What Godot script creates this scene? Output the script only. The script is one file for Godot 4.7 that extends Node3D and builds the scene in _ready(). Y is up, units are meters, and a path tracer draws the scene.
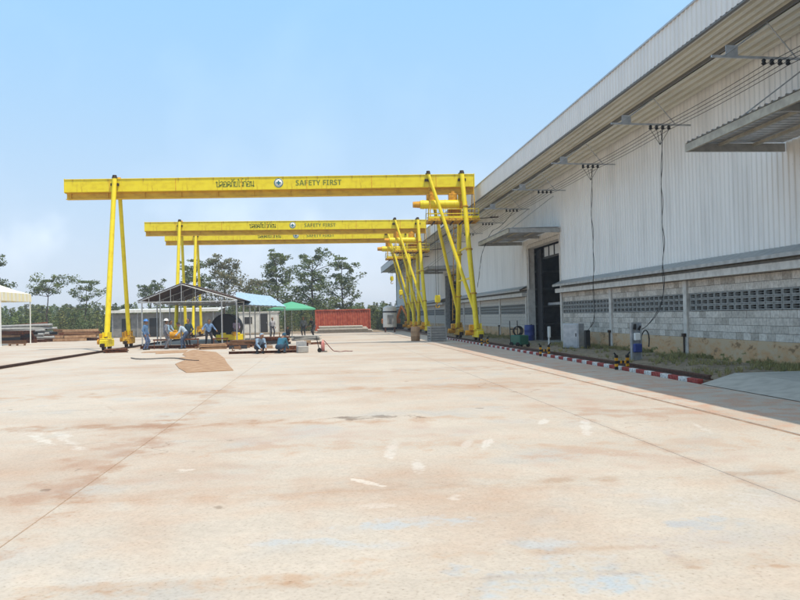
extends Node3D

# ---------------------------------------------------------------- helpers
var M := {}
var used := {}
var rng := RandomNumberGenerator.new()

func start() -> SurfaceTool:
	var st := SurfaceTool.new()
	st.begin(Mesh.PRIMITIVE_TRIANGLES)
	st.set_smooth_group(-1)
	return st

func numbered(called: String) -> String:
	if not used.has(called):
		used[called] = 0
		return called
	used[called] += 1
	return "%s_%03d" % [called, used[called]]

func tag(o: Node, label := "", category := "", group := "", kind := ""):
	if label: o.set_meta("label", label)
	if category: o.set_meta("category", category)
	if group: o.set_meta("group", group)
	if kind: o.set_meta("kind", kind)
	return o

func thing(called: String, label: String, category: String, at := Vector3.ZERO, turn := 0.0, group := "") -> Node3D:
	var o := Node3D.new()
	o.name = numbered(called)
	add_child(o)
	o.position = at
	o.rotation.y = turn
	tag(o, label, category, group)
	return o

func put(called: String, mesh: Mesh, material: Material, parent: Node, at := Vector3.ZERO) -> MeshInstance3D:
	var o := MeshInstance3D.new()
	o.name = numbered(called) if parent == self else called
	o.mesh = mesh
	o.material_override = material
	o.position = at
	parent.add_child(o, true)
	return o

func obj(called: String, st: SurfaceTool, material: Material, parent: Node, at := Vector3.ZERO) -> MeshInstance3D:
	st.generate_normals()
	return put(called, st.commit(), material, parent, at)

func tri(st: SurfaceTool, a, b, c):
	st.add_vertex(a); st.add_vertex(b); st.add_vertex(c)

func quad(st: SurfaceTool, a, b, c, d):
	tri(st, a, b, c); tri(st, a, c, d)

func box(st: SurfaceTool, c: Vector3, s: Vector3, b := Basis.IDENTITY):
	st.set_smooth_group(-1)
	var h := s * 0.5
	var p := []
	for k in 8:
		p.append(c + b * Vector3(h.x * (1 if k & 1 else -1), h.y * (1 if k & 2 else -1), h.z * (1 if k & 4 else -1)))
	quad(st, p[0], p[1], p[3], p[2]); quad(st, p[5], p[4], p[6], p[7])
	quad(st, p[4], p[0], p[2], p[6]); quad(st, p[1], p[5], p[7], p[3])
	quad(st, p[2], p[3], p[7], p[6]); quad(st, p[4], p[5], p[1], p[0])

# box with chamfered edges
func cbox(st: SurfaceTool, c: Vector3, s: Vector3, ch := 0.02, b := Basis.IDENTITY):
	st.set_smooth_group(-1)
	var h := s * 0.5
	var i := h - Vector3.ONE * ch
	var f := func(sx, sy, sz, ax): # vertex on the face across axis ax
		var v := Vector3(sx * i.x, sy * i.y, sz * i.z)
		v[ax] = [sx, sy, sz][ax] * h[ax]
		return c + b * v
	for ax in 3:
		for sg in [-1, 1]:
			var q := []
			for e in [[-1, -1], [1, -1], [1, 1], [-1, 1]]:
				var sv := [0, 0, 0]
				sv[ax] = sg; sv[(ax + 1) % 3] = e[0]; sv[(ax + 2) % 3] = e[1]
				q.append(f.call(sv[0], sv[1], sv[2], ax))
			if sg > 0: quad(st, q[0], q[3], q[2], q[1])
			else: quad(st, q[0], q[1], q[2], q[3])
	for ax in 3:
		var a1 := (ax + 1) % 3
		var a2 := (ax + 2) % 3
		for s1 in [-1, 1]:
			for s2 in [-1, 1]:
				var q := []
				for e in [[-1, a1], [1, a1], [1, a2], [-1, a2]]:
					var sv := [0, 0, 0]
					sv[ax] = e[0]; sv[a1] = s1; sv[a2] = s2
					q.append(f.call(sv[0], sv[1], sv[2], e[1]))
				if s1 * s2 > 0: quad(st, q[0], q[1], q[2], q[3])
				else: quad(st, q[0], q[3], q[2], q[1])
	for sx in [-1, 1]:
		for sy in [-1, 1]:
			for sz in [-1, 1]:
				var q0 = f.call(sx, sy, sz, 0)
				var q1 = f.call(sx, sy, sz, 1)
				var q2 = f.call(sx, sy, sz, 2)
				if sx * sy * sz > 0: tri(st, q0, q2, q1)
				else: tri(st, q0, q1, q2)

func frame_of(d: Vector3) -> Array:
	var z := d.normalized()
	var x := (Vector3.UP if absf(z.y) < 0.95 else Vector3.RIGHT).cross(z).normalized()
	return [x, z.cross(x)]

func tube(st: SurfaceTool, a: Vector3, b: Vector3, r0: float, r1 := -1.0, n := 8, caps := true):
	if r1 < 0: r1 = r0
	var fr := frame_of(b - a)
	st.set_smooth_group(0)
	for k in n:
		var t0 := TAU * k / n
		var t1 := TAU * (k + 1) / n
		var d0: Vector3 = fr[0] * cos(t0) + fr[1] * sin(t0)
		var d1: Vector3 = fr[0] * cos(t1) + fr[1] * sin(t1)
		quad(st, a + d0 * r0, b + d0 * r1, b + d1 * r1, a + d1 * r0)
	if caps:
		st.set_smooth_group(-1)
		for k in n:
			var t0 := TAU * k / n
			var t1 := TAU * (k + 1) / n
			var d0: Vector3 = fr[0] * cos(t0) + fr[1] * sin(t0)
			var d1: Vector3 = fr[0] * cos(t1) + fr[1] * sin(t1)
			tri(st, a, a + d0 * r0, a + d1 * r0)
			tri(st, b, b + d1 * r1, b + d0 * r1)
	st.set_smooth_group(-1)

func chain(st: SurfaceTool, pts: Array, r: float, n := 6):
	for k in pts.size() - 1:
		tube(st, pts[k], pts[k + 1], r, r, n, true)

# profile: Array of Vector2(radius, height)
func lathe(st: SurfaceTool, at: Vector3, prof: Array, n := 16, b := Basis.IDENTITY, sx := 1.0):
	st.set_smooth_group(0)
	for k in n:
		var t0 := TAU * k / n
		var t1 := TAU * (k + 1) / n
		for j in prof.size() - 1:
			var p: Vector2 = prof[j]
			var q: Vector2 = prof[j + 1]
			var a := at + b * Vector3(p.x * cos(t0) * sx, p.y, p.x * sin(t0))
			var c := at + b * Vector3(q.x * cos(t0) * sx, q.y, q.x * sin(t0))
			var d := at + b * Vector3(q.x * cos(t1) * sx, q.y, q.x * sin(t1))
			var e := at + b * Vector3(p.x * cos(t1) * sx, p.y, p.x * sin(t1))
			if p.x > 0.0001: tri(st, a, e, c)
			if q.x > 0.0001: tri(st, c, e, d) if p.x > 0.0001 else tri(st, a, d, c)
	st.set_smooth_group(-1)

# flat polygon (x, z) lifted to a thin plate
func plate(st: SurfaceTool, poly: PackedVector2Array, y0: float, y1: float):
	st.set_smooth_group(-1)
	var t := Geometry2D.triangulate_polygon(poly)
	for k in range(0, t.size(), 3):
		var a := poly[t[k]]
		var b := poly[t[k + 1]]
		var c := poly[t[k + 2]]
		tri(st, Vector3(a.x, y1, a.y), Vector3(b.x, y1, b.y), Vector3(c.x, y1, c.y))
	for k in poly.size():
		var a := poly[k]
		var b := poly[(k + 1) % poly.size()]
		quad(st, Vector3(a.x, y0, a.y), Vector3(b.x, y0, b.y), Vector3(b.x, y1, b.y), Vector3(a.x, y1, a.y))

func lin(r: float, g: float, b: float) -> Color:
	return Color(r, g, b).linear_to_srgb()

func plain(color: Color, rough := 0.7, metal := 0.0) -> StandardMaterial3D:
	var m := StandardMaterial3D.new()
	m.albedo_color = color
	m.roughness = rough
	m.metallic = metal
	return m

# mottled material: colours of the ramp spread by noise over world space
func mottled(cols: Array, scale: Vector3, rough := 0.8, metal := 0.0, freq := 0.02, sd := 1, bump := 0.0) -> StandardMaterial3D:
	var n := FastNoiseLite.new()
	n.seed = sd
	n.frequency = freq
	n.noise_type = FastNoiseLite.TYPE_SIMPLEX_SMOOTH
	n.fractal_octaves = 5
	var g := Gradient.new()
	var offs := PackedFloat32Array()
	var cc := PackedColorArray()
	for k in cols.size():
		offs.append(0.15 + 0.7 * float(k) / maxf(1, cols.size() - 1))
		cc.append(cols[k])
	g.offsets = offs
	g.colors = cc
	var t := NoiseTexture2D.new()
	t.width = 256; t.height = 256
	t.seamless = true
	t.noise = n
	t.color_ramp = g
	var m := StandardMaterial3D.new()
	m.albedo_texture = t
	m.uv1_triplanar = true
	m.uv1_world_triplanar = true
	m.uv1_scale = scale
	m.roughness = rough
	m.metallic = metal
	if bump > 0.0:
		var t2 := NoiseTexture2D.new()
		t2.width = 256; t2.height = 256
		t2.seamless = true
		t2.noise = n
		m.heightmap_enabled = true
		m.heightmap_texture = t2
		m.heightmap_scale = bump
	return m

func noise_bytes(w: int, h: int, freq: float, sd: int, oct := 4, wrap := false) -> PackedByteArray:
	var n := FastNoiseLite.new()
	n.seed = sd
	n.frequency = freq
	n.fractal_octaves = oct
	n.noise_type = FastNoiseLite.TYPE_SIMPLEX_SMOOTH
	var im := n.get_seamless_image(w, h, false, false, 0.15, true) if wrap else n.get_image(w, h, false, false, true)
	im.convert(Image.FORMAT_L8)
	return im.get_data()

# ---------------------------------------------------------------- measures of the place
const WALL := 11.8
const EAVE := 9.4
const RAIL_L := -11.75
const RAIL_R := 8.62
const DOORS := [[-16.5, -10.0], [-45.3, -38.7], [-76.2, -69.4]]
const COLS := [-34.0, -27.6, -21.2, -15.0, -8.8, -2.4, 4.0, 6.1, 8.24]

func _ready():
	rng.seed = 20240
	# camera: standing eye height, level to about a degree
	var cam := Camera3D.new()
	cam.name = "camera"
	var yaw := deg_to_rad(5.57)
	var pitch := deg_to_rad(1.1)
	var roll := deg_to_rad(1.2)
	var fw := Vector3(sin(yaw) * cos(pitch), sin(pitch), -cos(yaw) * cos(pitch))
	var r0 := Vector3(cos(yaw), 0, sin(yaw))
	var u0 := r0.cross(fw)
	var r1 := r0 * cos(roll) - u0 * sin(roll)
	var u1 := u0 * cos(roll) + r0 * sin(roll)
	cam.transform = Transform3D(Basis(r1, u1, -fw), Vector3(0, 1.65, 0))
	cam.fov = rad_to_deg(2.0 * atan(300.0 / 800.0))
	cam.near = 0.1
	cam.far = 2000.0
	add_child(cam)
	cam.current = true

	var env := Environment.new()
	env.background_mode = Environment.BG_SKY
	env.tonemap_mode = Environment.TONE_MAPPER_LINEAR
	env.tonemap_exposure = 1.14
	env.sdfgi_enabled = true
	env.ssao_enabled = true
	env.ssil_enabled = true
	var sm := ProceduralSkyMaterial.new()
	sm.sky_top_color = Color(0.54, 0.76, 0.935)
	sm.sky_horizon_color = Color(0.84, 0.868, 0.90)
	sm.sky_curve = 0.15
	sm.ground_horizon_color = Color(0.70, 0.68, 0.64)
	sm.ground_bottom_color = Color(0.45, 0.42, 0.38)
	sm.sun_angle_max = 85.0
	sm.sun_curve = 0.6
	sm.sky_cover = cloud_cover()
	sm.sky_cover_modulate = Color(1, 1, 1, 1)
	var sky := Sky.new()
	sky.sky_material = sm
	env.sky = sky
	env.background_energy_multiplier = 1.06
	env.fog_enabled = true
	env.fog_density = 0.0009
	env.fog_light_color = Color(0.86, 0.90, 0.96)
	var we := WorldEnvironment.new()
	we.name = "environment"
	we.environment = env
	add_child(we)

	var sun := DirectionalLight3D.new()
	sun.name = "sun"
	sun.light_energy = 1.0
	sun.light_color = Color(1.0, 0.955, 0.885)
	sun.light_angular_distance = 0.5
	sun.shadow_enabled = true
	add_child(sun)
	sun.look_at_from_position(Vector3.ZERO, Vector3(-0.29, -1.0, -0.36), Vector3.FORWARD)

	make_materials()
	build_ground()
	build_building()
	build_rails()
	build_cranes()
	build_sheds()
	build_yard_things()
	build_wall_things()
	build_people()
	build_trees()

func cloud_cover() -> ImageTexture:
	# low cumulus puffs and thin veils; alpha is their share
	var w := 2048
	var h := 1024
	var n1 := noise_bytes(w, h, 0.02, 5, 5, true)
	var n2 := noise_bytes(w, h, 0.009, 9, 3, true)
	var n3 := noise_bytes(w, h, 0.03, 12, 4, true)
	var data := PackedByteArray()
	data.resize(w * h * 4)
	for y in range(0, h / 2 + 2):
		var el := 90.0 - 180.0 * (y + 0.5) / h
		var low := clampf(1.0 - absf(el - 5.8) / 3.0, 0.0, 1.0)
		var veil := clampf(1.0 - el / 34.0, 0.0, 1.0)
		for x in w:
			var i := y * w + x
			var a := n1[i] / 255.0
			var b := n2[i] / 255.0
			var c := n3[i] / 255.0
			var puff := clampf((b * 0.55 + a * 0.36 + c * 0.24 - 0.585) * 4.5, 0.0, 1.0) * low
			var v := clampf((a * 0.55 + b * 0.6 - 0.52) * 1.5, 0.0, 1.0) * veil * 0.22
			var s := clampf(puff * 0.30 + v * 0.7, 0.0, 1.0)
			data[i * 4] = 225
			data[i * 4 + 1] = 214
			data[i * 4 + 2] = 205
			data[i * 4 + 3] = int(255.0 * s)
	return ImageTexture.create_from_image(Image.create_from_data(w, h, false, Image.FORMAT_RGBA8, data))

func make_materials():
	M.yellow = mottled([Color(0.89, 0.80, 0.07), Color(0.93, 0.85, 0.09), Color(0.94, 0.865, 0.13)], Vector3(0.25, 0.5, 0.5), 0.42, 0.0, 0.02, 3)
	M.yellow_dirty = mottled([Color(0.42, 0.32, 0.14), Color(0.80, 0.60, 0.10), Color(0.88, 0.70, 0.12)], Vector3(1.2, 1.2, 1.2), 0.6, 0.0, 0.02, 4)
	M.hoist = mottled([Color(0.72, 0.50, 0.06), Color(0.90, 0.66, 0.08)], Vector3(0.8, 0.8, 0.8), 0.45, 0.0, 0.02, 6)
	M.yellow.detail_enabled = true
	M.yellow.detail_blend_mode = BaseMaterial3D.BLEND_MODE_MUL
	M.yellow.detail_uv_layer = BaseMaterial3D.DETAIL_UV_2
	M.yellow.uv2_triplanar = true
	M.yellow.uv2_world_triplanar = true
	M.yellow.uv2_scale = Vector3(0.5, 0.12, 0.5)
	var wn := FastNoiseLite.new()
	wn.seed = 5
	wn.frequency = 0.03
	wn.fractal_octaves = 5
	var wg := Gradient.new()
	wg.offsets = PackedFloat32Array([0.0, 0.20, 0.34, 1.0])
	wg.colors = PackedColorArray([Color(0.74, 0.66, 0.55), Color(0.93, 0.90, 0.85), Color(0.985, 0.98, 0.97), Color(1, 1, 1)])
	var wt := NoiseTexture2D.new()
	wt.width = 256; wt.height = 256
	wt.seamless = true
	wt.noise = wn
	wt.color_ramp = wg
	M.yellow.detail_albedo = wt
	M.yellow_shaded = mottled([Color(0.80, 0.62, 0.05), Color(0.88, 0.70, 0.07), Color(0.90, 0.73, 0.10)], Vector3(0.25, 0.5, 0.5), 0.5, 0.0, 0.02, 49)  # crane yellow with the shade under the girder put into its colour
	M.grease = mottled([Color(0.10, 0.08, 0.06), Color(0.30, 0.20, 0.12)], Vector3(1, 1, 1), 0.6, 0.3, 0.03, 7)
	M.letter = plain(Color(0.46, 0.50, 0.16), 0.6)
	M.white_paint = plain(Color(0.90, 0.91, 0.90), 0.5)
	M.cross = plain(Color(0.10, 0.42, 0.50), 0.5)
	M.clad = mottled([Color(0.87, 0.865, 0.85), Color(0.905, 0.90, 0.885), Color(0.92, 0.915, 0.90)], Vector3(0.25, 0.05, 0.25), 0.42, 0.0, 0.02, 11)
	M.clad2 = mottled([Color(0.85, 0.845, 0.83), Color(0.89, 0.885, 0.87), Color(0.91, 0.905, 0.89)], Vector3(0.25, 0.05, 0.25), 0.45, 0.0, 0.02, 13)
	M.fascia = mottled([Color(0.86, 0.85, 0.835), Color(0.895, 0.885, 0.87)], Vector3(0.25, 0.1, 0.25), 0.45, 0.0, 0.02, 12)
	M.soffit = mottled([Color(0.80, 0.79, 0.735), Color(0.84, 0.83, 0.775), Color(0.86, 0.85, 0.80)], Vector3(0.3, 0.3, 0.08), 0.5, 0.1, 0.02, 14)
	M.canopy_edge = mottled([Color(0.56, 0.54, 0.49), Color(0.66, 0.64, 0.58)], Vector3(0.4, 0.4, 0.4), 0.6, 0.0, 0.03, 48)
	M.steel_grey = mottled([Color(0.60, 0.60, 0.59), Color(0.70, 0.70, 0.69)], Vector3(0.6, 0.6, 0.6), 0.5, 0.2, 0.02, 15)
	M.galv = mottled([Color(0.62, 0.64, 0.66), Color(0.74, 0.75, 0.76)], Vector3(0.8, 0.8, 0.8), 0.4, 0.4, 0.02, 16)
	M.mid_grey = plain(Color(0.42, 0.42, 0.41), 0.6)
	M.dark_steel = plain(Color(0.20, 0.20, 0.21), 0.6, 0.2)
	M.black = plain(Color(0.06, 0.06, 0.06), 0.6)
	M.rubber = plain(Color(0.05, 0.05, 0.05), 0.8)
	M.beam_conc = mottled([Color(0.74, 0.72, 0.685), Color(0.80, 0.78, 0.745), Color(0.83, 0.81, 0.775)], Vector3(0.35, 0.35, 0.35), 0.85, 0.0, 0.03, 17)
	M.block = []
	for k in 4:
		var d: float = [0.0, 0.04, -0.05, -0.10][k]
		M.block.append(mottled([Color(0.69 + d, 0.66 + d, 0.62 + d), Color(0.765 + d, 0.735 + d, 0.69 + d), Color(0.81 + d, 0.78 + d, 0.735 + d)], Vector3(0.8, 0.8, 0.8), 0.92, 0.0, 0.035, 20 + k, 0.4))
	M.mortar = mottled([Color(0.44, 0.43, 0.41), Color(0.56, 0.55, 0.52)], Vector3(0.6, 0.6, 0.6), 0.95, 0.0, 0.03, 25)
	M.vent = mottled([Color(0.50, 0.50, 0.485), Color(0.62, 0.615, 0.595)], Vector3(0.6, 0.6, 0.6), 0.92, 0.0, 0.03, 26)
	M.interior = mottled([Color(0.46, 0.46, 0.45), Color(0.55, 0.55, 0.54)], Vector3(0.2, 0.2, 0.2), 0.9, 0.0, 0.03, 27)
	M.soil = mottled([Color(0.44, 0.38, 0.30), Color(0.56, 0.49, 0.40), Color(0.62, 0.55, 0.46)], Vector3(0.35, 0.35, 0.35), 0.97, 0.0, 0.03, 28, 1.5)
	M.field = mottled([Color(0.32, 0.34, 0.17), Color(0.47, 0.42, 0.27), Color(0.60, 0.50, 0.36)], Vector3(0.03, 0.03, 0.03), 0.97, 0.0, 0.02, 29)
	M.rust = mottled([Color(0.26, 0.14, 0.09), Color(0.42, 0.24, 0.14), Color(0.52, 0.33, 0.20)], Vector3(0.8, 0.8, 0.8), 0.85, 0.1, 0.03, 30)
	M.rust_light = mottled([Color(0.60, 0.46, 0.34), Color(0.67, 0.53, 0.40), Color(0.73, 0.61, 0.49)], Vector3(0.3, 0.3, 0.3), 0.85, 0.0, 0.03, 31)
	M.rail = mottled([Color(0.26, 0.17, 0.13), Color(0.40, 0.27, 0.20)], Vector3(1, 1, 1), 0.6, 0.3, 0.03, 32)
	M.kerb_red = mottled([Color(0.45, 0.18, 0.15), Color(0.62, 0.20, 0.17), Color(0.66, 0.32, 0.27)], Vector3(1.2, 1.2, 1.2), 0.8, 0.0, 0.03, 33)
	M.kerb_white = mottled([Color(0.60, 0.57, 0.53), Color(0.83, 0.82, 0.80), Color(0.88, 0.87, 0.85)], Vector3(1.2, 1.2, 1.2), 0.8, 0.0, 0.03, 34)
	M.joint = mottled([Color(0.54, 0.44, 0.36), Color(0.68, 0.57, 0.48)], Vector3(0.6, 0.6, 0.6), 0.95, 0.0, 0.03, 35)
	M.ramp = mottled([Color(0.66, 0.635, 0.59), Color(0.72, 0.695, 0.65), Color(0.75, 0.725, 0.68)], Vector3(0.3, 0.3, 0.3), 0.9, 0.0, 0.03, 36)
	M.brown_sheet = mottled([Color(0.24, 0.17, 0.13), Color(0.33, 0.24, 0.19)], Vector3(0.3, 0.3, 0.3), 0.7, 0.1, 0.03, 37)
	M.blue_sheet = mottled([Color(0.60, 0.72, 0.83), Color(0.68, 0.78, 0.87)], Vector3(0.3, 0.3, 0.3), 0.6, 0.0, 0.03, 38)
	M.white_roof = mottled([Color(0.78, 0.78, 0.76), Color(0.87, 0.87, 0.86)], Vector3(0.2, 0.2, 0.2), 0.6, 0.0, 0.03, 39)
	M.grey_wall = mottled([Color(0.50, 0.50, 0.50), Color(0.60, 0.60, 0.59)], Vector3(0.2, 0.2, 0.2), 0.9, 0.0, 0.03, 40)
	M.red_steel = mottled([Color(0.62, 0.26, 0.18), Color(0.71, 0.33, 0.23), Color(0.76, 0.43, 0.33)], Vector3(0.25, 0.25, 0.25), 0.65, 0.0, 0.03, 41)
	M.green_cloth = plain(Color(0.30, 0.70, 0.55), 0.8)
	M.green_cloth.backlight_enabled = true
	M.green_cloth.backlight = Color(0.6, 0.6, 0.6)
	M.tent = plain(Color(0.93, 0.92, 0.86), 0.8)
	M.tent.backlight_enabled = true
	M.tent.backlight = Color(0.35, 0.35, 0.33)
	M.tent_stripe = plain(Color(0.93, 0.89, 0.72), 0.8)
	M.wood = mottled([Color(0.40, 0.28, 0.19), Color(0.56, 0.42, 0.30)], Vector3(0.5, 2.0, 2.0), 0.9, 0.0, 0.03, 42)
	M.green_paint = plain(Color(0.08, 0.36, 0.28), 0.45)
	M.blue_plastic = plain(Color(0.12, 0.22, 0.50), 0.45)
	M.orange = plain(Color(0.80, 0.45, 0.10), 0.5)
	M.bark = mottled([Color(0.30, 0.25, 0.20), Color(0.44, 0.38, 0.32)], Vector3(0.6, 0.3, 0.6), 0.95, 0.0, 0.03, 43)
	M.leaf = StandardMaterial3D.new()
	M.leaf.vertex_color_use_as_albedo = true
	M.leaf.roughness = 0.7
	M.leaf.backlight_enabled = true
	M.leaf.backlight = Color(0.8, 0.8, 0.6)
	M.person = StandardMaterial3D.new()
	M.person.vertex_color_use_as_albedo = true
	M.person.roughness = 0.85
	M.pale_glass = plain(Color(0.86, 0.88, 0.90), 0.35)

# ---------------------------------------------------------------- ground
# albedo of the yard: cement, laterite dust, worn paint; x, z in metres
func yard_texture(x0: float, x1: float, z0: float, z1: float, w: int, h: int, near: bool) -> ImageTexture:
	var ppm := w / (x1 - x0)
	var nA := noise_bytes(w, h, 0.42 / ppm, 51, 4)
	var nB := noise_bytes(w, h, 1.6 / ppm, 52, 5)
	var nC := noise_bytes(w, h, 9.0 / ppm, 53, 3)
	var nD := noise_bytes(w, h, 0.55 / ppm, 54, 5)
	var nE := noise_bytes(w, h, 0.16 / ppm, 55, 3)
	var sk := FastNoiseLite.new()
	sk.seed = 66
	sk.frequency = 1.0 / ppm
	var ski := sk.get_image(w / 6, h, false, false, true)
	ski.resize(w, h, Image.INTERPOLATE_BILINEAR)
	ski.convert(Image.FORMAT_L8)
	var nS := ski.get_data()
	var data := PackedByteArray()
	data.resize(w * h * 3)
	var fc := FastNoiseLite.new()
	fc.seed = 77
	var zone := PackedInt32Array()
	for x in w:
		var wx := x0 + (x + 0.5) / ppm
		var c := 0
		while c < COLS.size() - 1 and wx > COLS[c + 1]: c += 1
		zone.append(c)
	for y in h:
		var wz := z0 + (z1 - z0) * (y + 0.5) / h
		var row := int(floor((3.0 - wz) / 5.3))
		# dirt that washes into the cross joints
		var jz := absf(fposmod(3.0 - wz + 2.65, 5.3) - 2.65)
		var washed := exp(-jz * 2.2)
		for x in w:
			var i := y * w + x
			var a := nA[i] * 0.00392
			var b := nB[i] * 0.00392
			var c := nC[i] * 0.00392
			var d := nD[i] * 0.00392
			var e := nE[i] * 0.00392
			var g6 := nS[i] * 0.00392 - 0.5
			var slab := (((zone[x] * 7 + row * 13) % 11) / 11.0 - 0.5) * 0.16
			# laterite dust share
			var t := (a * 0.55 + b * 0.35 + e * 0.45 - 0.56 + slab + g6 * 0.35) * 1.5 + washed * (b + e - 0.75) * 0.9
			t = clampf(t, 0.0, 1.0)
			var r := 0.792 + (0.730 - 0.792) * t
			var g := 0.747 + (0.638 - 0.747) * t
			var bl := 0.690 + (0.560 - 0.690) * t
			# greyer cement where the dust is scoured off
			var s := clampf((d - 0.60) * 4.0 - t * 0.6, 0.0, 1.0) * 0.55
			r += (0.74 - r) * s
			g += (0.73 - g) * s
			bl += (0.71 - bl) * s
			var k := 0.955 + 0.06 * b + 0.07 * (c - 0.5) + 0.05 * g6
			i *= 3
			data[i] = int(clampf(r * k, 0, 1) * 255)
			data[i + 1] = int(clampf(g * k, 0, 1) * 255)
			data[i + 2] = int(clampf(bl * k, 0, 1) * 255)
	# stains and worn marks, each where it lies: [x, z, half length x, half length z, turn, r, g, b, strength, sharpness]
	var marks := [
		[1.45, -5.0, 0.8, 0.42, 0.1, 0.71, 0.74, 0.76, 0.75, 2.0], [0.85, -6.35, 0.62, 0.2, 0.1, 0.72, 0.745, 0.765, 0.7, 1.8], [1.55, -5.62, 0.4, 0.16, 0.0, 0.73, 0.75, 0.765, 0.6, 1.8],
		[0.1, -5.85, 0.5, 0.14, 0.2, 0.73, 0.75, 0.765, 0.6, 1.8], [2.7, -5.6, 0.7, 0.35, 0.0, 0.66, 0.64, 0.64, 0.6, 2.0], [3.5, -6.6, 0.6, 0.3, 0.0, 0.74, 0.76, 0.78, 0.5, 2.0],
		[-0.6, -5.15, 1.6, 0.10, 0.0, 0.68, 0.52, 0.39, 0.75, 1.1], [1.2, -5.45, 1.3, 0.09, 0.0, 0.68, 0.52, 0.39, 0.7, 1.1], [2.6, -5.05, 1.0, 0.16, 0.0, 0.66, 0.53, 0.43, 0.7, 1.1],
		[-2.0, -4.75, 1.1, 0.25, 0.0, 0.70, 0.55, 0.43, 0.7, 2.0],
		[-3.6, -12.95, 3.2, 0.32, 0.0, 0.60, 0.44, 0.33, 0.75, 2.0], [1.0, -12.6, 2.2, 0.35, 0.0, 0.68, 0.52, 0.40, 0.6, 2.0], [0.75, -12.95, 0.62, 0.30, 0.0, 0.36, 0.33, 0.30, 0.85, 5.0],
		[-2.6, -10.5, 0.5, 2.8, 0.0, 0.62, 0.47, 0.38, 0.6, 2.0], [0.3, -10.2, 2.0, 0.5, 0.0, 0.70, 0.54, 0.42, 0.55, 2.0], [4.0, -9.5, 2.0, 0.6, 0.0, 0.70, 0.55, 0.44, 0.55, 2.0],
		[-0.9, -9.1, 0.35, 0.25, 0.0, 0.68, 0.62, 0.56, 0.5, 2.0], [3.0, -7.7, 1.8, 0.12, 0.0, 0.62, 0.50, 0.40, 0.6, 2.0], [5.0, -12.5, 1.5, 0.7, 0.0, 0.66, 0.52, 0.43, 0.6, 2.0],
		[-5.0, -18.5, 3.0, 0.6, 0.0, 0.70, 0.55, 0.43, 0.6, 2.0], [2.5, -18.0, 3.0, 0.7, 0.0, 0.70, 0.55, 0.43, 0.6, 2.0], [4.0, -24.0, 2.5, 1.0, 0.0, 0.64, 0.48, 0.38, 0.6, 2.0], [7.2, -24.0, 1.25, 24.0, 0.0, 0.78, 0.64, 0.55, 2.0, 1.4],
		[-2.4, -9.0, 0.16, 5.0, 0.0, 0.66, 0.52, 0.42, 0.9, 1.2], [-2.4, -17.5, 0.25, 5.0, 0.0, 0.68, 0.55, 0.45, 0.8, 1.2], [4.0, -9.5, 0.10, 5.0, 0.0, 0.66, 0.54, 0.45, 0.7, 1.2],
		[0.2, -11.2, 2.6, 1.1, 0.0, 0.72, 0.635, 0.585, 0.9, 0.9], [3.6, -8.6, 1.6, 0.9, 0.0, 0.72, 0.63, 0.575, 0.8, 0.9], [-1.2, -8.6, 1.1, 0.6, 0.0, 0.72, 0.63, 0.57, 0.8, 0.9], [5.0, -15.0, 1.4, 3.0, 0.0, 0.73, 0.62, 0.55, 0.9, 0.9],
		[1.3, -4.98, 0.62, 0.30, 0.1, 0.69, 0.725, 0.75, 1.2, 1.6], [1.9, -4.75, 0.30, 0.22, 0.3, 0.69, 0.725, 0.75, 1.1, 1.6], [0.55, -6.3, 0.34, 0.13, 0.1, 0.70, 0.735, 0.76, 1.0, 1.6], [1.1, -6.38, 0.22, 0.12, 0.0, 0.70, 0.735, 0.76, 1.0, 1.6], [1.55, -5.6, 0.28, 0.10, 0.0, 0.71, 0.74, 0.76, 0.9, 1.6], [0.0, -5.9, 0.34, 0.10, 0.2, 0.71, 0.74, 0.76, 0.9, 1.6], [2.9, -5.9, 0.4, 0.2, 0.0, 0.66, 0.70, 0.74, 0.9, 2.0],
		[0.4, -4.98, 2.6, 0.07, 0.03, 0.66, 0.51, 0.39, 0.9, 1.2],
		# drips of white paint
		[-4.0, -11.8, 0.10, 0.75, -0.55, 0.90, 0.90, 0.88, 0.9, 3.0], [-3.55, -11.6, 0.13, 1.1, -0.45, 0.88, 0.88, 0.86, 0.85, 3.0], [-4.4, -12.3, 0.25, 0.5, -0.5, 0.86, 0.86, 0.84, 0.7, 2.5],
		[0.85, -10.1, 0.09, 0.8, 0.15, 0.88, 0.88, 0.87, 0.8, 2.5], [1.0, -8.7, 0.08, 0.6, 0.1, 0.88, 0.88, 0.87, 0.8, 2.5], [2.05, -10.05, 0.07, 0.5, 0.30, 0.90, 0.90, 0.89, 0.9, 4.0], [1.8, -10.1, 0.06, 0.4, 0.3, 0.86, 0.86, 0.85, 0.7, 3.0],
		[3.7, -11.1, 0.09, 0.8, 0.3, 0.88, 0.88, 0.87, 0.85, 4.0], [5.2, -10.6, 0.08, 0.5, 0.2, 0.88, 0.88, 0.87, 0.8, 4.0], [3.3, -11.9, 0.07, 0.35, 0.4, 0.89, 0.89, 0.88, 0.85, 4.0],
		[-1.55, -9.0, 0.10, 0.14, 0.6, 0.92, 0.91, 0.88, 0.95, 6.0], [0.42, -7.95, 0.05, 0.24, -0.6, 0.92, 0.91, 0.88, 0.95, 6.0], [1.15, -7.15, 0.10, 0.18, 0.2, 0.88, 0.87, 0.85, 0.8, 4.0], [-0.5, -6.7, 0.08, 0.12, 0.3, 0.88, 0.87, 0.85, 0.8, 4.0], [0.45, -7.0, 0.25, 0.12, 0.3, 0.85, 0.84, 0.82, 0.6, 3.0],
	]
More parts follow.
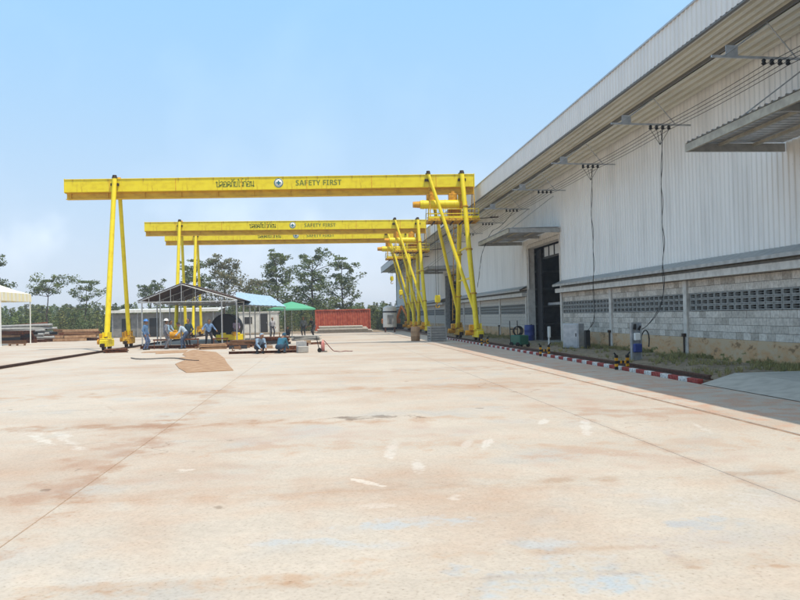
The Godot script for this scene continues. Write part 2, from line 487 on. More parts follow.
	# tyre scuffs curving over the cement
	if near:
		for k in 26:
			var f := rng.randf()
			marks.append([rng.randf_range(-8, 6), rng.randf_range(-32, -4), 0.03 + 0.08 * rng.randf(), 0.5 + 2.0 * rng.randf(), rng.randf_range(-1.6, 1.6), 0.55 + 0.3 * f, 0.47 + 0.38 * f, 0.40 + 0.44 * f, 0.4, 3.0])
		for k in 44: # oil and mud spots
			marks.append([rng.randf_range(-8, 8), rng.randf_range(-30, -4), 0.02 + 0.05 * rng.randf(), 0.02 + 0.05 * rng.randf(), rng.randf(), 0.36, 0.29, 0.23, 0.8, 6.0])
	for k in marks.size():
		var q: Array = marks[k]
		var rad: float = maxf(q[2], q[3]) * 1.5
		var xa := clampi(int((q[0] - rad - x0) * ppm), 0, w - 1)
		var xb := clampi(int((q[0] + rad - x0) * ppm), 0, w - 1)
		var pz := h / (z1 - z0)
		var ya := clampi(int((q[1] - rad - z0) * pz), 0, h - 1)
		var yb := clampi(int((q[1] + rad - z0) * pz), 0, h - 1)
		var cs := cos(q[4])
		var sn := sin(q[4])
		for y in range(ya, yb):
			for x in range(xa, xb):
				var dx: float = x0 + x / ppm - q[0]
				var dz: float = z0 + y / pz - q[1]
				var u: float = (dx * cs + dz * sn) / q[2]
				var v: float = (dz * cs - dx * sn) / q[3]
				var rr := u * u + v * v
				if rr > 2.2: continue
				var i := y * w + x
				var n := (nB[i] - 128) * 0.006 + (nC[i] - 128) * 0.004 + (nD[i] - 128) * 0.003
				var s: float = clampf((0.92 - rr + n * (2.4 if q[7] < 0.85 else 1.5)) * q[9] * 0.5, 0.0, 1.0) * q[8]
				if s <= 0.0: continue
				s = minf(0.95, s * 0.48 * (0.4 + 0.9 * nB[i] * 0.00392))
				i *= 3
				data[i] = int(lerpf(data[i], q[5] * 255, s))
				data[i + 1] = int(lerpf(data[i + 1], q[6] * 255, s))
				data[i + 2] = int(lerpf(data[i + 2], q[7] * 255, s))
	if near:
		var dab := func(px: float, pz2: float, col: Array, s: float):
			var xi := int((px - x0) * ppm)
			var yi := int((pz2 - z0) * h / (z1 - z0))
			if xi < 0 or yi < 0 or xi >= w or yi >= h: return
			var i := (yi * w + xi) * 3
			for c in 3: data[i + c] = int(lerpf(data[i + c], col[c] * 255, s))
		for k in 9: # hairline cracks wandering from the joints
			var p := Vector2([-2.4, 4.0, rng.randf_range(-7, 6)][k % 3], rng.randf_range(-20, -4.4))
			var a := rng.randf() * TAU
			var a1 := a
			for q in 150:
				a = lerpf(a, a1, 0.06) + rng.randf_range(-0.35, 0.35)
				p += Vector2(cos(a), sin(a) * 0.8) * 0.012
				dab.call(p.x, p.y, [0.45, 0.37, 0.31], 0.22)
	return ImageTexture.create_from_image(Image.create_from_data(w, h, false, Image.FORMAT_RGB8, data))

func slab_mesh(xa, xb, za, zb, ux0, ux1, uz0, uz1) -> ArrayMesh:
	var st := start()
	var y := 0.0
	var c := 0.004
	var vert := func(x, yy, z):
		st.set_uv(Vector2((x - ux0) / (ux1 - ux0), (z - uz0) / (uz1 - uz0)))
		st.set_uv2(Vector2(x, z))
		st.add_vertex(Vector3(x, yy, z))
	var ring := func(o, yy): return [[xa + o, yy, za + o], [xb - o, yy, za + o], [xb - o, yy, zb - o], [xa + o, yy, zb - o]]
	var top = ring.call(c, y)
	var mid = ring.call(0.0, y - c)
	var low = ring.call(0.0, y - 0.12)
	var face := func(p):
		for k in [0, 1, 2, 0, 2, 3]: vert.call(p[k][0], p[k][1], p[k][2])
	face.call(top)
	for k in 4:
		var n := (k + 1) % 4
		face.call([mid[k], mid[n], top[n], top[k]])
		face.call([low[k], low[n], mid[n], mid[k]])
	st.generate_normals()
	return st.commit()

func build_ground():
	# field all round, below the yard
	var st := start()
	quad(st, Vector3(-700, -0.14, 200), Vector3(-700, -0.14, -1200), Vector3(700, -0.14, -1200), Vector3(700, -0.14, 200))
	tag(obj("ground", st, M.field, self), "", "", "", "structure")
	# laterite and rubble verge round the slabs
	st = start()
	quad(st, Vector3(-60, -0.035, 40), Vector3(-60, -0.035, -98), Vector3(8.2, -0.035, -98), Vector3(8.2, -0.035, 40))
	tag(obj("dirt_yard", st, M.soil, self), "", "", "", "structure")
	var near := StandardMaterial3D.new()
	near.albedo_texture = yard_texture(-8.9, 8.3, -34.1, 3.1, 1024, 2048, true)
	near.roughness = 0.9
	var far := StandardMaterial3D.new()
	far.albedo_texture = yard_texture(-34.1, 8.3, -82.0, 3.1, 768, 1536, false)
	far.roughness = 0.92
	var gn := FastNoiseLite.new()
	gn.seed = 91
	gn.frequency = 0.09
	gn.fractal_octaves = 4
	var gg := Gradient.new()
	gg.offsets = PackedFloat32Array([0.0, 0.22, 0.5, 1.0])
	gg.colors = PackedColorArray([Color(0.72, 0.67, 0.62), Color(0.95, 0.945, 0.94), Color(0.99, 0.99, 0.99), Color(1, 1, 1)])
	var gt := NoiseTexture2D.new()
	gt.width = 512; gt.height = 512
	gt.seamless = true
	gt.noise = gn
	gt.color_ramp = gg
	for m in [near, far]:
		m.detail_enabled = true
		m.detail_blend_mode = BaseMaterial3D.BLEND_MODE_MUL
		m.detail_uv_layer = BaseMaterial3D.DETAIL_UV_2
		m.detail_albedo = gt
		m.uv2_scale = Vector3(0.55, 0.55, 0.55)
	var yard := Node3D.new()
	yard.name = "concrete_yard"
	add_child(yard)
	tag(yard, "", "", "", "structure")
	for row in 16:
		var zb := 3.0 - row * 5.3
		var za := zb - 5.3
		for c in COLS.size() - 1:
			if za < -76 and c < 2: continue
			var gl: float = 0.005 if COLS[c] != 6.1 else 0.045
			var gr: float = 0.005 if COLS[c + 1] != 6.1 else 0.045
			var is_near: bool = c >= 4 and row < 7
			var m: ArrayMesh
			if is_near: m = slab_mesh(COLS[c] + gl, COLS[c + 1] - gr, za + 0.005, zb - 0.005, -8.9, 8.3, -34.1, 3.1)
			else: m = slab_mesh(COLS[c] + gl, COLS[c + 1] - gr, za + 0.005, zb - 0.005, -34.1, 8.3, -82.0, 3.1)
			put("slab", m, near if is_near else far, yard)
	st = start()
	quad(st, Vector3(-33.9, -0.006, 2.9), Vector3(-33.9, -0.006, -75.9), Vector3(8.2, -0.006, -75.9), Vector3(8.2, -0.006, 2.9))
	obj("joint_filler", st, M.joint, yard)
	# the strip of earth between rail and wall
	st = start()
	var nz := 60
	for k in nz:
		var a := 3.0 - k * 1.8
		var b := a - 1.8
		var xs := [8.2, 8.9, 9.8, 10.9, 11.79]
		for j in 4:
			var hgt := func(x, z): return -0.02 + clampf((x - 8.7) * 0.05, 0, 0.14) + 0.03 * sin(x * 3.1 + z * 1.7) * clampf(x - 8.9, 0, 1) * clampf(11.79 - x + 0.4, 0, 1)
			quad(st, Vector3(xs[j], hgt.call(xs[j], a), a), Vector3(xs[j], hgt.call(xs[j], b), b), Vector3(xs[j + 1], hgt.call(xs[j + 1], b), b), Vector3(xs[j + 1], hgt.call(xs[j + 1], a), a))
	tag(obj("earth_verge", st, M.soil, self), "", "", "", "structure")

# ---------------------------------------------------------------- building
func in_door(z: float) -> bool:
	for d in DOORS:
		if z > d[0] and z < d[1]: return true
	return false

# a corrugated sheet in the plane x = 0, facing -x, from z = 0 to z = -w
func ribbed(w: float, y0: float, y1: float, pitch := 0.25, depth := 0.028) -> ArrayMesh:
	var st := start()
	var prof := []
	var n := int(round(w / pitch))
	for k in n:
		var z := -k * pitch
		prof.append_array([Vector2(0, z), Vector2(0, z - pitch * 0.62), Vector2(-depth, z - pitch * 0.71), Vector2(-depth, z - pitch * 0.90)])
	prof.append(Vector2(0, -w))
	for k in prof.size() - 1:
		var a: Vector2 = prof[k]
		var b: Vector2 = prof[k + 1]
		quad(st, Vector3(a.x, y0, a.y), Vector3(a.x, y1, a.y), Vector3(b.x, y1, b.y), Vector3(b.x, y0, b.y))
	st.generate_normals()
	return st.commit()

func plinth_texture() -> ImageTexture:
	# cement render with laterite splashes and moss along the foot
	var w := 2048
	var h := 128
	var a := noise_bytes(w, h, 0.012, 61, 4)
	var b := noise_bytes(w, h, 0.05, 62, 4)
	var c := noise_bytes(w, h, 0.02, 63, 4)
	var data := PackedByteArray()
	data.resize(w * h * 3)
	for y in h:
		var up := 1.0 - (y + 0.5) / h
		for x in w:
			var i := y * w + x
			var n := a[i] * 0.00392
			var f := b[i] * 0.00392
			var m := c[i] * 0.00392
			var splash := clampf((1.02 - up + (n - 0.5) * 1.3 + (f - 0.5) * 0.5) * 1.5, 0.0, 1.0) * (0.65 + 0.35 * f)
			var moss := clampf((m * 1.5 + f * 0.4 - 0.55 - up * 1.6) * 2.6, 0.0, 1.0)
			var damp := clampf((n * 1.2 + f * 0.6 - 1.12) * 5.0, 0.0, 1.0) * 0.5
			var r := lerpf(0.75, 0.76, splash)
			var g := lerpf(0.66, 0.585, splash)
			var bl := lerpf(0.54, 0.41, splash)
			r = lerpf(r, 0.33, damp); g = lerpf(g, 0.29, damp); bl = lerpf(bl, 0.22, damp)
			r = lerpf(r, 0.36, moss); g = lerpf(g, 0.37, moss); bl = lerpf(bl, 0.17, moss)
			i *= 3
			data[i] = int(r * 255); data[i + 1] = int(g * 255); data[i + 2] = int(bl * 255)
	return ImageTexture.create_from_image(Image.create_from_data(w, h, false, Image.FORMAT_RGB8, data))

func build_building():
	var b := thing("warehouse", "long grey metal clad warehouse with block lower wall and deep eaves", "warehouse")
	var z_near := 14.0
	var z_far := -128.0
	# ---- core walls, roof and the dark inside
	var segs := []
	var z := z_near
	for d in DOORS:
		segs.append([d[1], z])
		z = d[0]
	segs.append([z_far, z])
	var st := start()
	for s in segs:
		box(st, Vector3(WALL + 0.13, 0.795, (s[0] + s[1]) / 2), Vector3(0.16, 1.59, s[1] - s[0]))
		box(st, Vector3(WALL + 0.13, 2.385, (s[0] + s[1]) / 2), Vector3(0.16, 0.43, s[1] - s[0]))
		box(st, Vector3(WALL + 0.13, 4.04, (s[0] + s[1]) / 2), Vector3(0.10, 2.86, s[1] - s[0]))
	box(st, Vector3(WALL + 0.13, 7.2, (z_near + z_far) / 2), Vector3(0.10, 3.4, z_near - z_far))
	box(st, Vector3(WALL + 0.13, 1.88, 8.5), Vector3(0.15, 0.58, 11.0))
	box(st, Vector3(WALL + 0.13, 1.88, -122.6), Vector3(0.15, 0.58, 10.8))
	obj("wall_core", st, M.mortar, b)
	st = start()
	box(st, Vector3(40.1, 5.0, (z_near + z_far) / 2), Vector3(0.2, 10.0, z_near - z_far))
	box(st, Vector3(26, 5.0, z_near), Vector3(28, 10.0, 0.2))
	box(st, Vector3(26, 5.0, z_far), Vector3(28, 10.0, 0.2))
	for s in [-30.0, -52.0, -84.0]: # partitions that stop the view through the doors
		box(st, Vector3(26, 4.4, s), Vector3(27.6, 8.7, 0.15))
	obj("inner_wall", st, M.interior, b)
	for s in [-52.0, -84.0]:
		for g in 6:
			st = start()
			box(st, Vector3(20, 0.9 + g * 1.15, s + 0.14), Vector3(15.0, 0.14, 0.12))
			obj("girt", st, M.steel_grey, b)
	st = start()
	box(st, Vector3(26, 0.02, (z_near + z_far) / 2), Vector3(28.2, 0.1, z_near - z_far))
	obj("inner_floor", st, M.ramp, b)
	st = start()
	var rz0 := z_near + 0.6
	var rz1 := z_far - 0.6
	for s in [[EAVE + 0.05, 9.22, 25.0, 11.4], [25.0, 11.4, 41.0, 9.22]]:
		quad(st, Vector3(s[0], s[1], rz0), Vector3(s[0], s[1], rz1), Vector3(s[2], s[3], rz1), Vector3(s[2], s[3], rz0))
		quad(st, Vector3(s[0], s[1] - 0.12, rz0), Vector3(s[2], s[3] - 0.12, rz0), Vector3(s[2], s[3] - 0.12, rz1), Vector3(s[0], s[1] - 0.12, rz1))
	obj("roof", st, M.clad, b)
	# ---- cladding sheets, one metre each
	var tall := ribbed(1.0, 3.0, 8.55)
	var short := ribbed(1.0, 5.55, 8.55)
	var k := 0
	var zz := 6.0
	while zz > -126.0:
		var mid := zz - 0.5
		put("cladding_sheet", short if in_door(mid) else tall, M.clad if (k * 7) % 5 < 3 else M.clad2, b, Vector3(WALL + 0.06 - 0.004 * (k % 2), 0, zz))
		zz -= 1.0
		k += 1
	for g in 4:
		st = start()
		var gy := 3.9 + g * 1.35
		var q := -17.0
		while q > -38.5:
			box(st, Vector3(WALL + 0.055, gy, q), Vector3(0.012, 0.022, 0.022))
			q -= 0.5
		tag(obj("fixing_row", st, M.mid_grey, b), "", "", "", "stuff")
	# ---- fascia sheets
	var fm := ribbed(1.0, 8.46, 9.30, 0.25, 0.03)
	zz = 6.0
	k = 0
	while zz > -126.0:
		put("fascia_sheet", fm, M.fascia, b, Vector3(EAVE - 0.004 * (k % 2), 0, zz))
		zz -= 1.0
		k += 1
	st = start()
	box(st, Vector3(EAVE + 0.02, 9.32, -60), Vector3(0.16, 0.05, 133))
	obj("fascia_cap", st, M.galv, b)
	st = start()
	box(st, Vector3(EAVE + 0.035, 8.435, -60), Vector3(0.09, 0.05, 133))
	obj("drip_edge", st, M.mid_grey, b)
	# ---- soffit: broad folds that run along the building
	for half in 2:
		st = start()
		var xa: float = [EAVE + 0.1, 10.60][half]
		var xb: float = [10.50, WALL + 0.08][half]
		var folds := 4
		var p := (xb - xa) / folds
		var y0: float = [8.47, 8.36][half]
		var prof := []
		for f in folds:
			var x := xa + f * p
			prof.append_array([Vector2(x, y0), Vector2(x + p * 0.46, y0 - 0.01), Vector2(x + p * 0.50, y0 + 0.15), Vector2(x + p * 0.95, y0 + 0.16)])
		prof.append(Vector2(xb, y0 - 0.02))
		for j in prof.size() - 1:
			var a: Vector2 = prof[j]
			var c: Vector2 = prof[j + 1]
			quad(st, Vector3(a.x, a.y, 6.5), Vector3(a.x, a.y, -126.5), Vector3(c.x, c.y, -126.5), Vector3(c.x, c.y, 6.5))
		obj("soffit", st, M.soffit, b)
	st = start()
	box(st, Vector3(10.55, 8.45, -60), Vector3(0.06, 0.14, 133))
	obj("soffit_rail", st, M.mid_grey, b)
	# ---- lean-to strip of sheet over the block wall
	for s in segs:
		var a: float = minf(s[1], 6.0)
		var e: float = maxf(s[0], -126.0)
		if a - e < 1.0: continue
		st = start()
		quad(st, Vector3(WALL + 0.05, 3.22, a), Vector3(WALL + 0.05, 3.22, e), Vector3(WALL - 0.44, 3.0, e), Vector3(WALL - 0.44, 3.0, a))
		quad(st, Vector3(WALL - 0.44, 3.0, a), Vector3(WALL - 0.44, 3.0, e), Vector3(WALL - 0.44, 2.90, e), Vector3(WALL - 0.44, 2.90, a))
		quad(st, Vector3(WALL - 0.42, 2.93, a), Vector3(WALL - 0.42, 2.93, e), Vector3(WALL + 0.04, 3.15, e), Vector3(WALL + 0.04, 3.15, a))
		obj("flashing_strip", st, M.steel_grey, b)
		st = start()
		box(st, Vector3(WALL - 0.13, 2.70, (a + e) / 2), Vector3(0.34, 0.20, a - e))
		obj("tie_beam", st, M.beam_conc, b)
		st = start()
		box(st, Vector3(WALL + 0.0, 2.85, (a + e) / 2), Vector3(0.05, 0.10, a - e))
		obj("added_gap_strip", st, M.steel_grey, b)  # strip added where only shade lies between flashing and tie beam
	# ---- rendered plinth
	var pm := StandardMaterial3D.new()
	pm.albedo_texture = plinth_texture()
	pm.roughness = 0.95
	for s in segs:
		st = start()
		var n := int(ceil((s[1] - s[0]) / 2.0))
		for j in n:
			var a: float = lerpf(s[1], s[0], float(j) / n)
			var e: float = lerpf(s[1], s[0], float(j + 1) / n)
			var pts := [Vector3(WALL - 0.015, -0.02, a), Vector3(WALL - 0.015, 0.75, a), Vector3(WALL - 0.015, 0.75, e), Vector3(WALL - 0.015, -0.02, e), Vector3(WALL + 0.06, 0.757, a), Vector3(WALL + 0.06, 0.757, e)]
			var uv := func(p: Vector3): return Vector2(-p.z / 24.0, 1.0 - p.y / 0.77)
			for q in [0, 1, 2, 0, 2, 3, 1, 4, 5, 1, 5, 2]:
				st.set_uv(uv.call(pts[q])); st.add_vertex(pts[q])
		obj("plinth", st, pm, b)
	# ---- block work, piers and ventilation blocks
	var unit := BoxMesh.new()
	unit.size = Vector3.ONE
	var vb := start() # ventilation block: a frame with a deep slot
	for s in [-1, 1]:
		box(vb, Vector3(0, s * 0.073, 0), Vector3(0.10, 0.036, 0.385))
		box(vb, Vector3(0, 0, s * 0.168), Vector3(0.098, 0.11, 0.048))
	box(vb, Vector3(0.02, 0.0, 0), Vector3(0.05, 0.014, 0.288))
	vb.generate_normals()
	var vent := vb.commit()
	var far_blocks := start()
	var far_vents := start()
	var piers := []
	zz = -18.2
	for j in 4: piers.append(zz - 6.8 * j)
	piers[3] = -38.55
	var runs := []
	for j in 3: runs.append([piers[j] - 0.13, piers[j + 1] + 0.13])
	runs.append([-16.62 - 0.05, -18.2 + 0.13])
	for j in 3: runs.append([-45.55 - 6.8 * j - 0.13, -45.55 - 6.8 * (j + 1) + 0.13])
	runs.append([-66.1, -69.2])
	for j in 6: runs.append([-76.4 - 6.8 * j - 0.13, -76.4 - 6.8 * (j + 1) + 0.13])
	runs.append([3.0, -9.9])
	var made := 0
	var hts := [0.757, 0.965, 1.173, 1.381, -1.0, -1.0, -1.0, 2.163, 2.372]
	var all := []
	for ri in runs.size():
		var za: float = runs[ri][0]
		var ze: float = runs[ri][1]
		for r in 9:
			var y: float = hts[r]
			var off := 0.2 if r % 2 and y > 0.0 else 0.0
			var q := za + off
			while q > ze:
				var p0 := minf(q, za)
				var p1 := maxf(q - 0.39, ze)
				q -= 0.40
				if p0 - p1 < 0.06: continue
				if y < 0:
					var vy := 1.59 + 0.19 * (r - 4) + 0.094
					if ri < 3:
						if p0 - p1 > 0.38: put("vent_block", vent, M.vent, b, Vector3(WALL + 0.035, vy, (p0 + p1) / 2))
					elif p0 - p1 > 0.38:
						for s in [-1, 1]:
							box(far_vents, Vector3(WALL + 0.035, vy + s * 0.073, (p0 + p1) / 2), Vector3(0.10, 0.036, 0.385))
							box(far_vents, Vector3(WALL + 0.035, vy, (p0 + p1) / 2 + s * 0.168), Vector3(0.098, 0.11, 0.048))
					continue
				var ht: float = 0.198 if r < 7 else 0.199
				var c := Vector3(WALL + 0.045 - rng.randf() * 0.006, y + ht / 2, (p0 + p1) / 2)
				if ri < 3 and made < 300:
					var o := put("block", unit, M.block[[0, 0, 0, 1, 1, 2, 3][rng.randi() % 7]], b, c)
					o.scale = Vector3(0.08, ht, p0 - p1)
					made += 1
				else:
					box(far_blocks, c, Vector3(0.08, ht, p0 - p1))
	tag(obj("block_work", far_blocks, M.block[0], b), "", "", "", "stuff")
	tag(obj("vent_block_work", far_vents, M.vent, b), "", "", "", "stuff")
	var pier_z := piers + [-45.45, -52.35, -59.15, -66.0, -69.3, -76.3, -83.2, -90.0]
	for pz in pier_z:
		st = start()
		cbox(st, Vector3(WALL - 0.0, 1.29, pz), Vector3(0.14, 2.58, 0.24), 0.012)
		obj("pier", st, M.beam_conc, b)
	for pz in [-25.0, -31.8, -52.35]: # rainwater spouts at the piers
		st = start()
		box(st, Vector3(WALL - 0.11, 0.82, pz), Vector3(0.12, 0.10, 0.14))
		tube(st, Vector3(WALL - 0.12, 0.80, pz), Vector3(WALL - 0.12, 0.08, pz), 0.03, 0.03, 8)
		obj("downpipe", st, M.grease, b)
	# ---- door openings
	for d in DOORS:
		var a: float = d[1]
		var e: float = d[0]
		st = start()
		for q in [a, e]:
			box(st, Vector3(WALL + 0.22, 2.75, q + (0.09 if q == e else -0.09)), Vector3(0.42, 5.5, 0.18))
		box(st, Vector3(WALL + 0.22, 5.42, (a + e) / 2), Vector3(0.42, 0.2, a - e - 0.36))
		obj("door_frame", st, M.beam_conc if d[1] > -50 else M.steel_grey, b)
		st = start()
		box(st, Vector3(WALL + 0.62, 2.62, e + 0.55), Vector3(0.08, 5.2, 1.0))
		for q in 5: box(st, Vector3(WALL + 0.57, 0.6 + q * 1.05, e + 0.55), Vector3(0.04, 0.08, 0.98))
		obj("sliding_door", st, M.dark_steel, b)
		# transom lights over the opening
		var tr := start()
		box(tr, Vector3(WALL + 0.72, 4.70, (a + e) / 2 + 0.5), Vector3(0.10, 0.12, a - e - 1.4))
		for q in 6:
			box(tr, Vector3(WALL + 0.72, 5.03, lerpf(e + 1.2, a - 0.25, q / 5.0)), Vector3(0.08, 0.54, 0.07))
		var fr := obj("transom_frame", tr, M.dark_steel, b)
		for q in 5:
			var p := start()
			var m0 := lerpf(e + 1.2, a - 0.25, q / 5.0)
			var m1 := lerpf(e + 1.2, a - 0.25, (q + 1) / 5.0)
			box(p, Vector3(WALL + 0.735, 5.03, (m0 + m1) / 2), Vector3(0.02, 0.54, m1 - m0 - 0.08))
			obj("pane", p, M.pale_glass, fr)
		st = start()
		box(st, Vector3(WALL + 0.95, 2.12, (a + e) / 2 + 0.5), Vector3(0.08, 0.14, a - e - 1.2))
		obj("inner_rail", st, M.galv, b)
	# ---- canopies over the doors
	for cc in [[-19.3, -4.0], [-46.2, -38.6], [-77.2, -68.6]]:
		canopy(b, cc[0], cc[1])
	# ramp up to the near door
	var rp := thing("concrete_ramp", "grey concrete ramp beside the end of the painted kerb", "ramp")
	st = start()
	quad(st, Vector3(8.26, 0.006, -16.9), Vector3(9.35, 0.17, -17.5), Vector3(9.35, 0.17, -9.0), Vector3(8.26, 0.006, -9.0))
	tri(st, Vector3(8.26, 0.006, -16.9), Vector3(9.35, -0.05, -17.5), Vector3(9.35, 0.17, -17.5))
	obj("ramp_slope", st, M.ramp, rp)
	st = start()
	cbox(st, Vector3(10.56, 0.05, -13.3), Vector3(2.4, 0.244, 8.5), 0.01)
	obj("landing", st, M.ramp, rp)

func canopy(b: Node3D, e: float, a: float):
	var xo := 9.22
	var y := 5.62
	var c := Node3D.new()
	c.name = "canopy"
	b.add_child(c, true)
	var st := start()
	# corrugated sheets with crests running out from the wall
	var n := int((a - e) / 0.25)
	var pitch := (a - e) / n
	for k in n:
		var z := e + k * pitch
		var pr := [Vector2(z, 0.0), Vector2(z + pitch * 0.6, 0.0), Vector2(z + pitch * 0.7, 0.035), Vector2(z + pitch * 0.9, 0.035), Vector2(z + pitch, 0.0)]
		for j in 4:
			var p: Vector2 = pr[j]
			var q: Vector2 = pr[j + 1]
			quad(st, Vector3(xo - 0.06, y + 0.20 + p.y, p.x), Vector3(WALL, y + 0.24 + p.y, p.x), Vector3(WALL, y + 0.24 + q.y, q.x), Vector3(xo - 0.06, y + 0.20 + q.y, q.x))
	obj("canopy_sheet", st, M.galv, c)
	st = start()
	box(st, Vector3(xo, y + 0.09, (a + e) / 2), Vector3(0.07, 0.19, a - e))
	obj("canopy_edge", st, M.canopy_edge, c)
	for q in [a - 0.05, e + 0.05]:
		st = start()
		box(st, Vector3((xo + WALL) / 2 + 0.02, y + 0.095, q), Vector3(WALL - xo - 0.06, 0.205, 0.08))
		obj("canopy_rafter", st, M.steel_grey, c)
	var m := int((a - e) / 3.4)
	for q in range(1, m):
		st = start()
		box(st, Vector3((xo + WALL) / 2 + 0.02, y + 0.12, lerpf(e, a, float(q) / m)), Vector3(WALL - xo - 0.06, 0.15, 0.09))
		obj("canopy_rafter", st, M.steel_grey, c)
	for x in [10.05, 10.95]:
		st = start()
		box(st, Vector3(x, y + 0.155, (a + e) / 2), Vector3(0.08, 0.07, a - e - 0.2))
		obj("canopy_purlin", st, M.canopy_edge, c)
	for q in [e + 1.2, a - 1.4]:
		st = start()
		tube(st, Vector3(9.6, y + 0.28, q), Vector3(WALL, 7.55, q + 0.4), 0.018, 0.018, 6)
		obj("tie_rod", st, M.steel_grey, c)

# ---------------------------------------------------------------- rails, kerb, power lines
func build_rails():
	for s in [[RAIL_L, -4.0, -82.0, "dark steel crane rail on the open yard side", "crane_rail"], [RAIL_R, -17.2, -112.0, "rusty crane rail behind the red and white kerb", "crane_rail"]]:
		var t := thing(s[4], s[3], "rail")
		var st := start()
		var x: float = s[0]
		var y0 := 0.002 if x < 0 else 0.06
		box(st, Vector3(x, y0 + 0.008, (s[1] + s[2]) / 2), Vector3(0.16, 0.016, s[1] - s[2]))
		box(st, Vector3(x, y0 + 0.045, (s[1] + s[2]) / 2), Vector3(0.03, 0.06, s[1] - s[2]))
		box(st, Vector3(x, y0 + 0.09, (s[1] + s[2]) / 2), Vector3(0.075, 0.034, s[1] - s[2]))
		obj("rail_bar", st, M.rail, t)
		st = start()
		box(st, Vector3(x, (y0 - 0.05) / 2 + 0.001, (s[1] + s[2]) / 2), Vector3(0.26, y0 + 0.05, s[1] - s[2]))
		obj("rail_bed", st, M.soil if x < 0 else M.joint, t)
	var k := thing("painted_kerb", "low kerb painted in red and white dashes along the crane rail", "kerb")
	var red := start()
	cbox(red, Vector3.ZERO, Vector3(0.13, 0.11, 0.545), 0.012)
	red.generate_normals()
	var rm := red.commit()
	var wh := start()
	cbox(wh, Vector3.ZERO, Vector3(0.13, 0.11, 0.445), 0.012)
	wh.generate_normals()
	var wm := wh.commit()
	var z := -17.1
	while z > -60.0:
		put("kerb_block", rm, M.kerb_red, k, Vector3(8.345 + rng.randf_range(-0.004, 0.004), 0.035, z - 0.275))
		put("kerb_block", wm, M.kerb_white, k, Vector3(8.345 + rng.randf_range(-0.004, 0.004), 0.035, z - 0.775))
		z -= 1.0
	# bare power line under the eaves, on bracket arms
	var zs := [-11.1, -17.7, -24.2, -30.75, -37.3, -44.0, -50.6, -57.2, -63.8]
	for i in zs.size():
		var where: String = ["before the near canopy", "above the near canopy", "above the cable pedestal", "above the grey cabinet", "beside the big door canopy", "over the big door canopy", "behind the front crane", "beyond the front crane", "far along the eaves"][i]
		var t := thing("insulator_bracket", "steel arm with four dark insulators under the eaves " + where, "bracket", Vector3(0, 0, zs[i]), 0.0, "insulator arms under the eaves")
		var st := start()
		box(st, Vector3(10.42, 7.50, 0), Vector3(2.6, 0.05, 0.05), Basis(Vector3.FORWARD, 0.02))
		obj("arm", st, M.galv, t)
		st = start()
		box(st, Vector3(9.62, 7.66, 0), Vector3(0.30, 0.26, 0.012))
		tube(st, Vector3(10.5, 8.34, 0), Vector3(11.2, 7.52, 0), 0.016, 0.016, 6)
		tube(st, Vector3(10.5, 8.3, 0), Vector3(9.4, 7.52, 0), 0.02, 0.02, 6)
		obj("hanger", st, M.galv, t)
		for j in 4:
			st = start()
			lathe(st, Vector3(10.40 + 0.2 * j, 7.34, 0), [Vector2(0.0, 0), Vector2(0.04, 0.0), Vector2(0.06, 0.04), Vector2(0.035, 0.06), Vector2(0.055, 0.10), Vector2(0.02, 0.14), Vector2(0.0, 0.14)], 10)
			obj("insulator", st, M.black, t)
	for j in 4:
		var t := start()
		for i in zs.size() - 1:
			var p := []
			for s in 7:
				var f := s / 6.0
				p.append(Vector3(10.40 + 0.2 * j, 7.33 - 0.05 * 4 * f * (1 - f), lerpf(zs[i], zs[i + 1], f)))
			chain(t, p, 0.009, 5)
		tag(obj("power_wire", t, M.dark_steel, self), "bare power wire under the eaves, %s of four from the wall" % ["fourth", "third", "second", "first"][j], "wire", "power wires under the eaves")

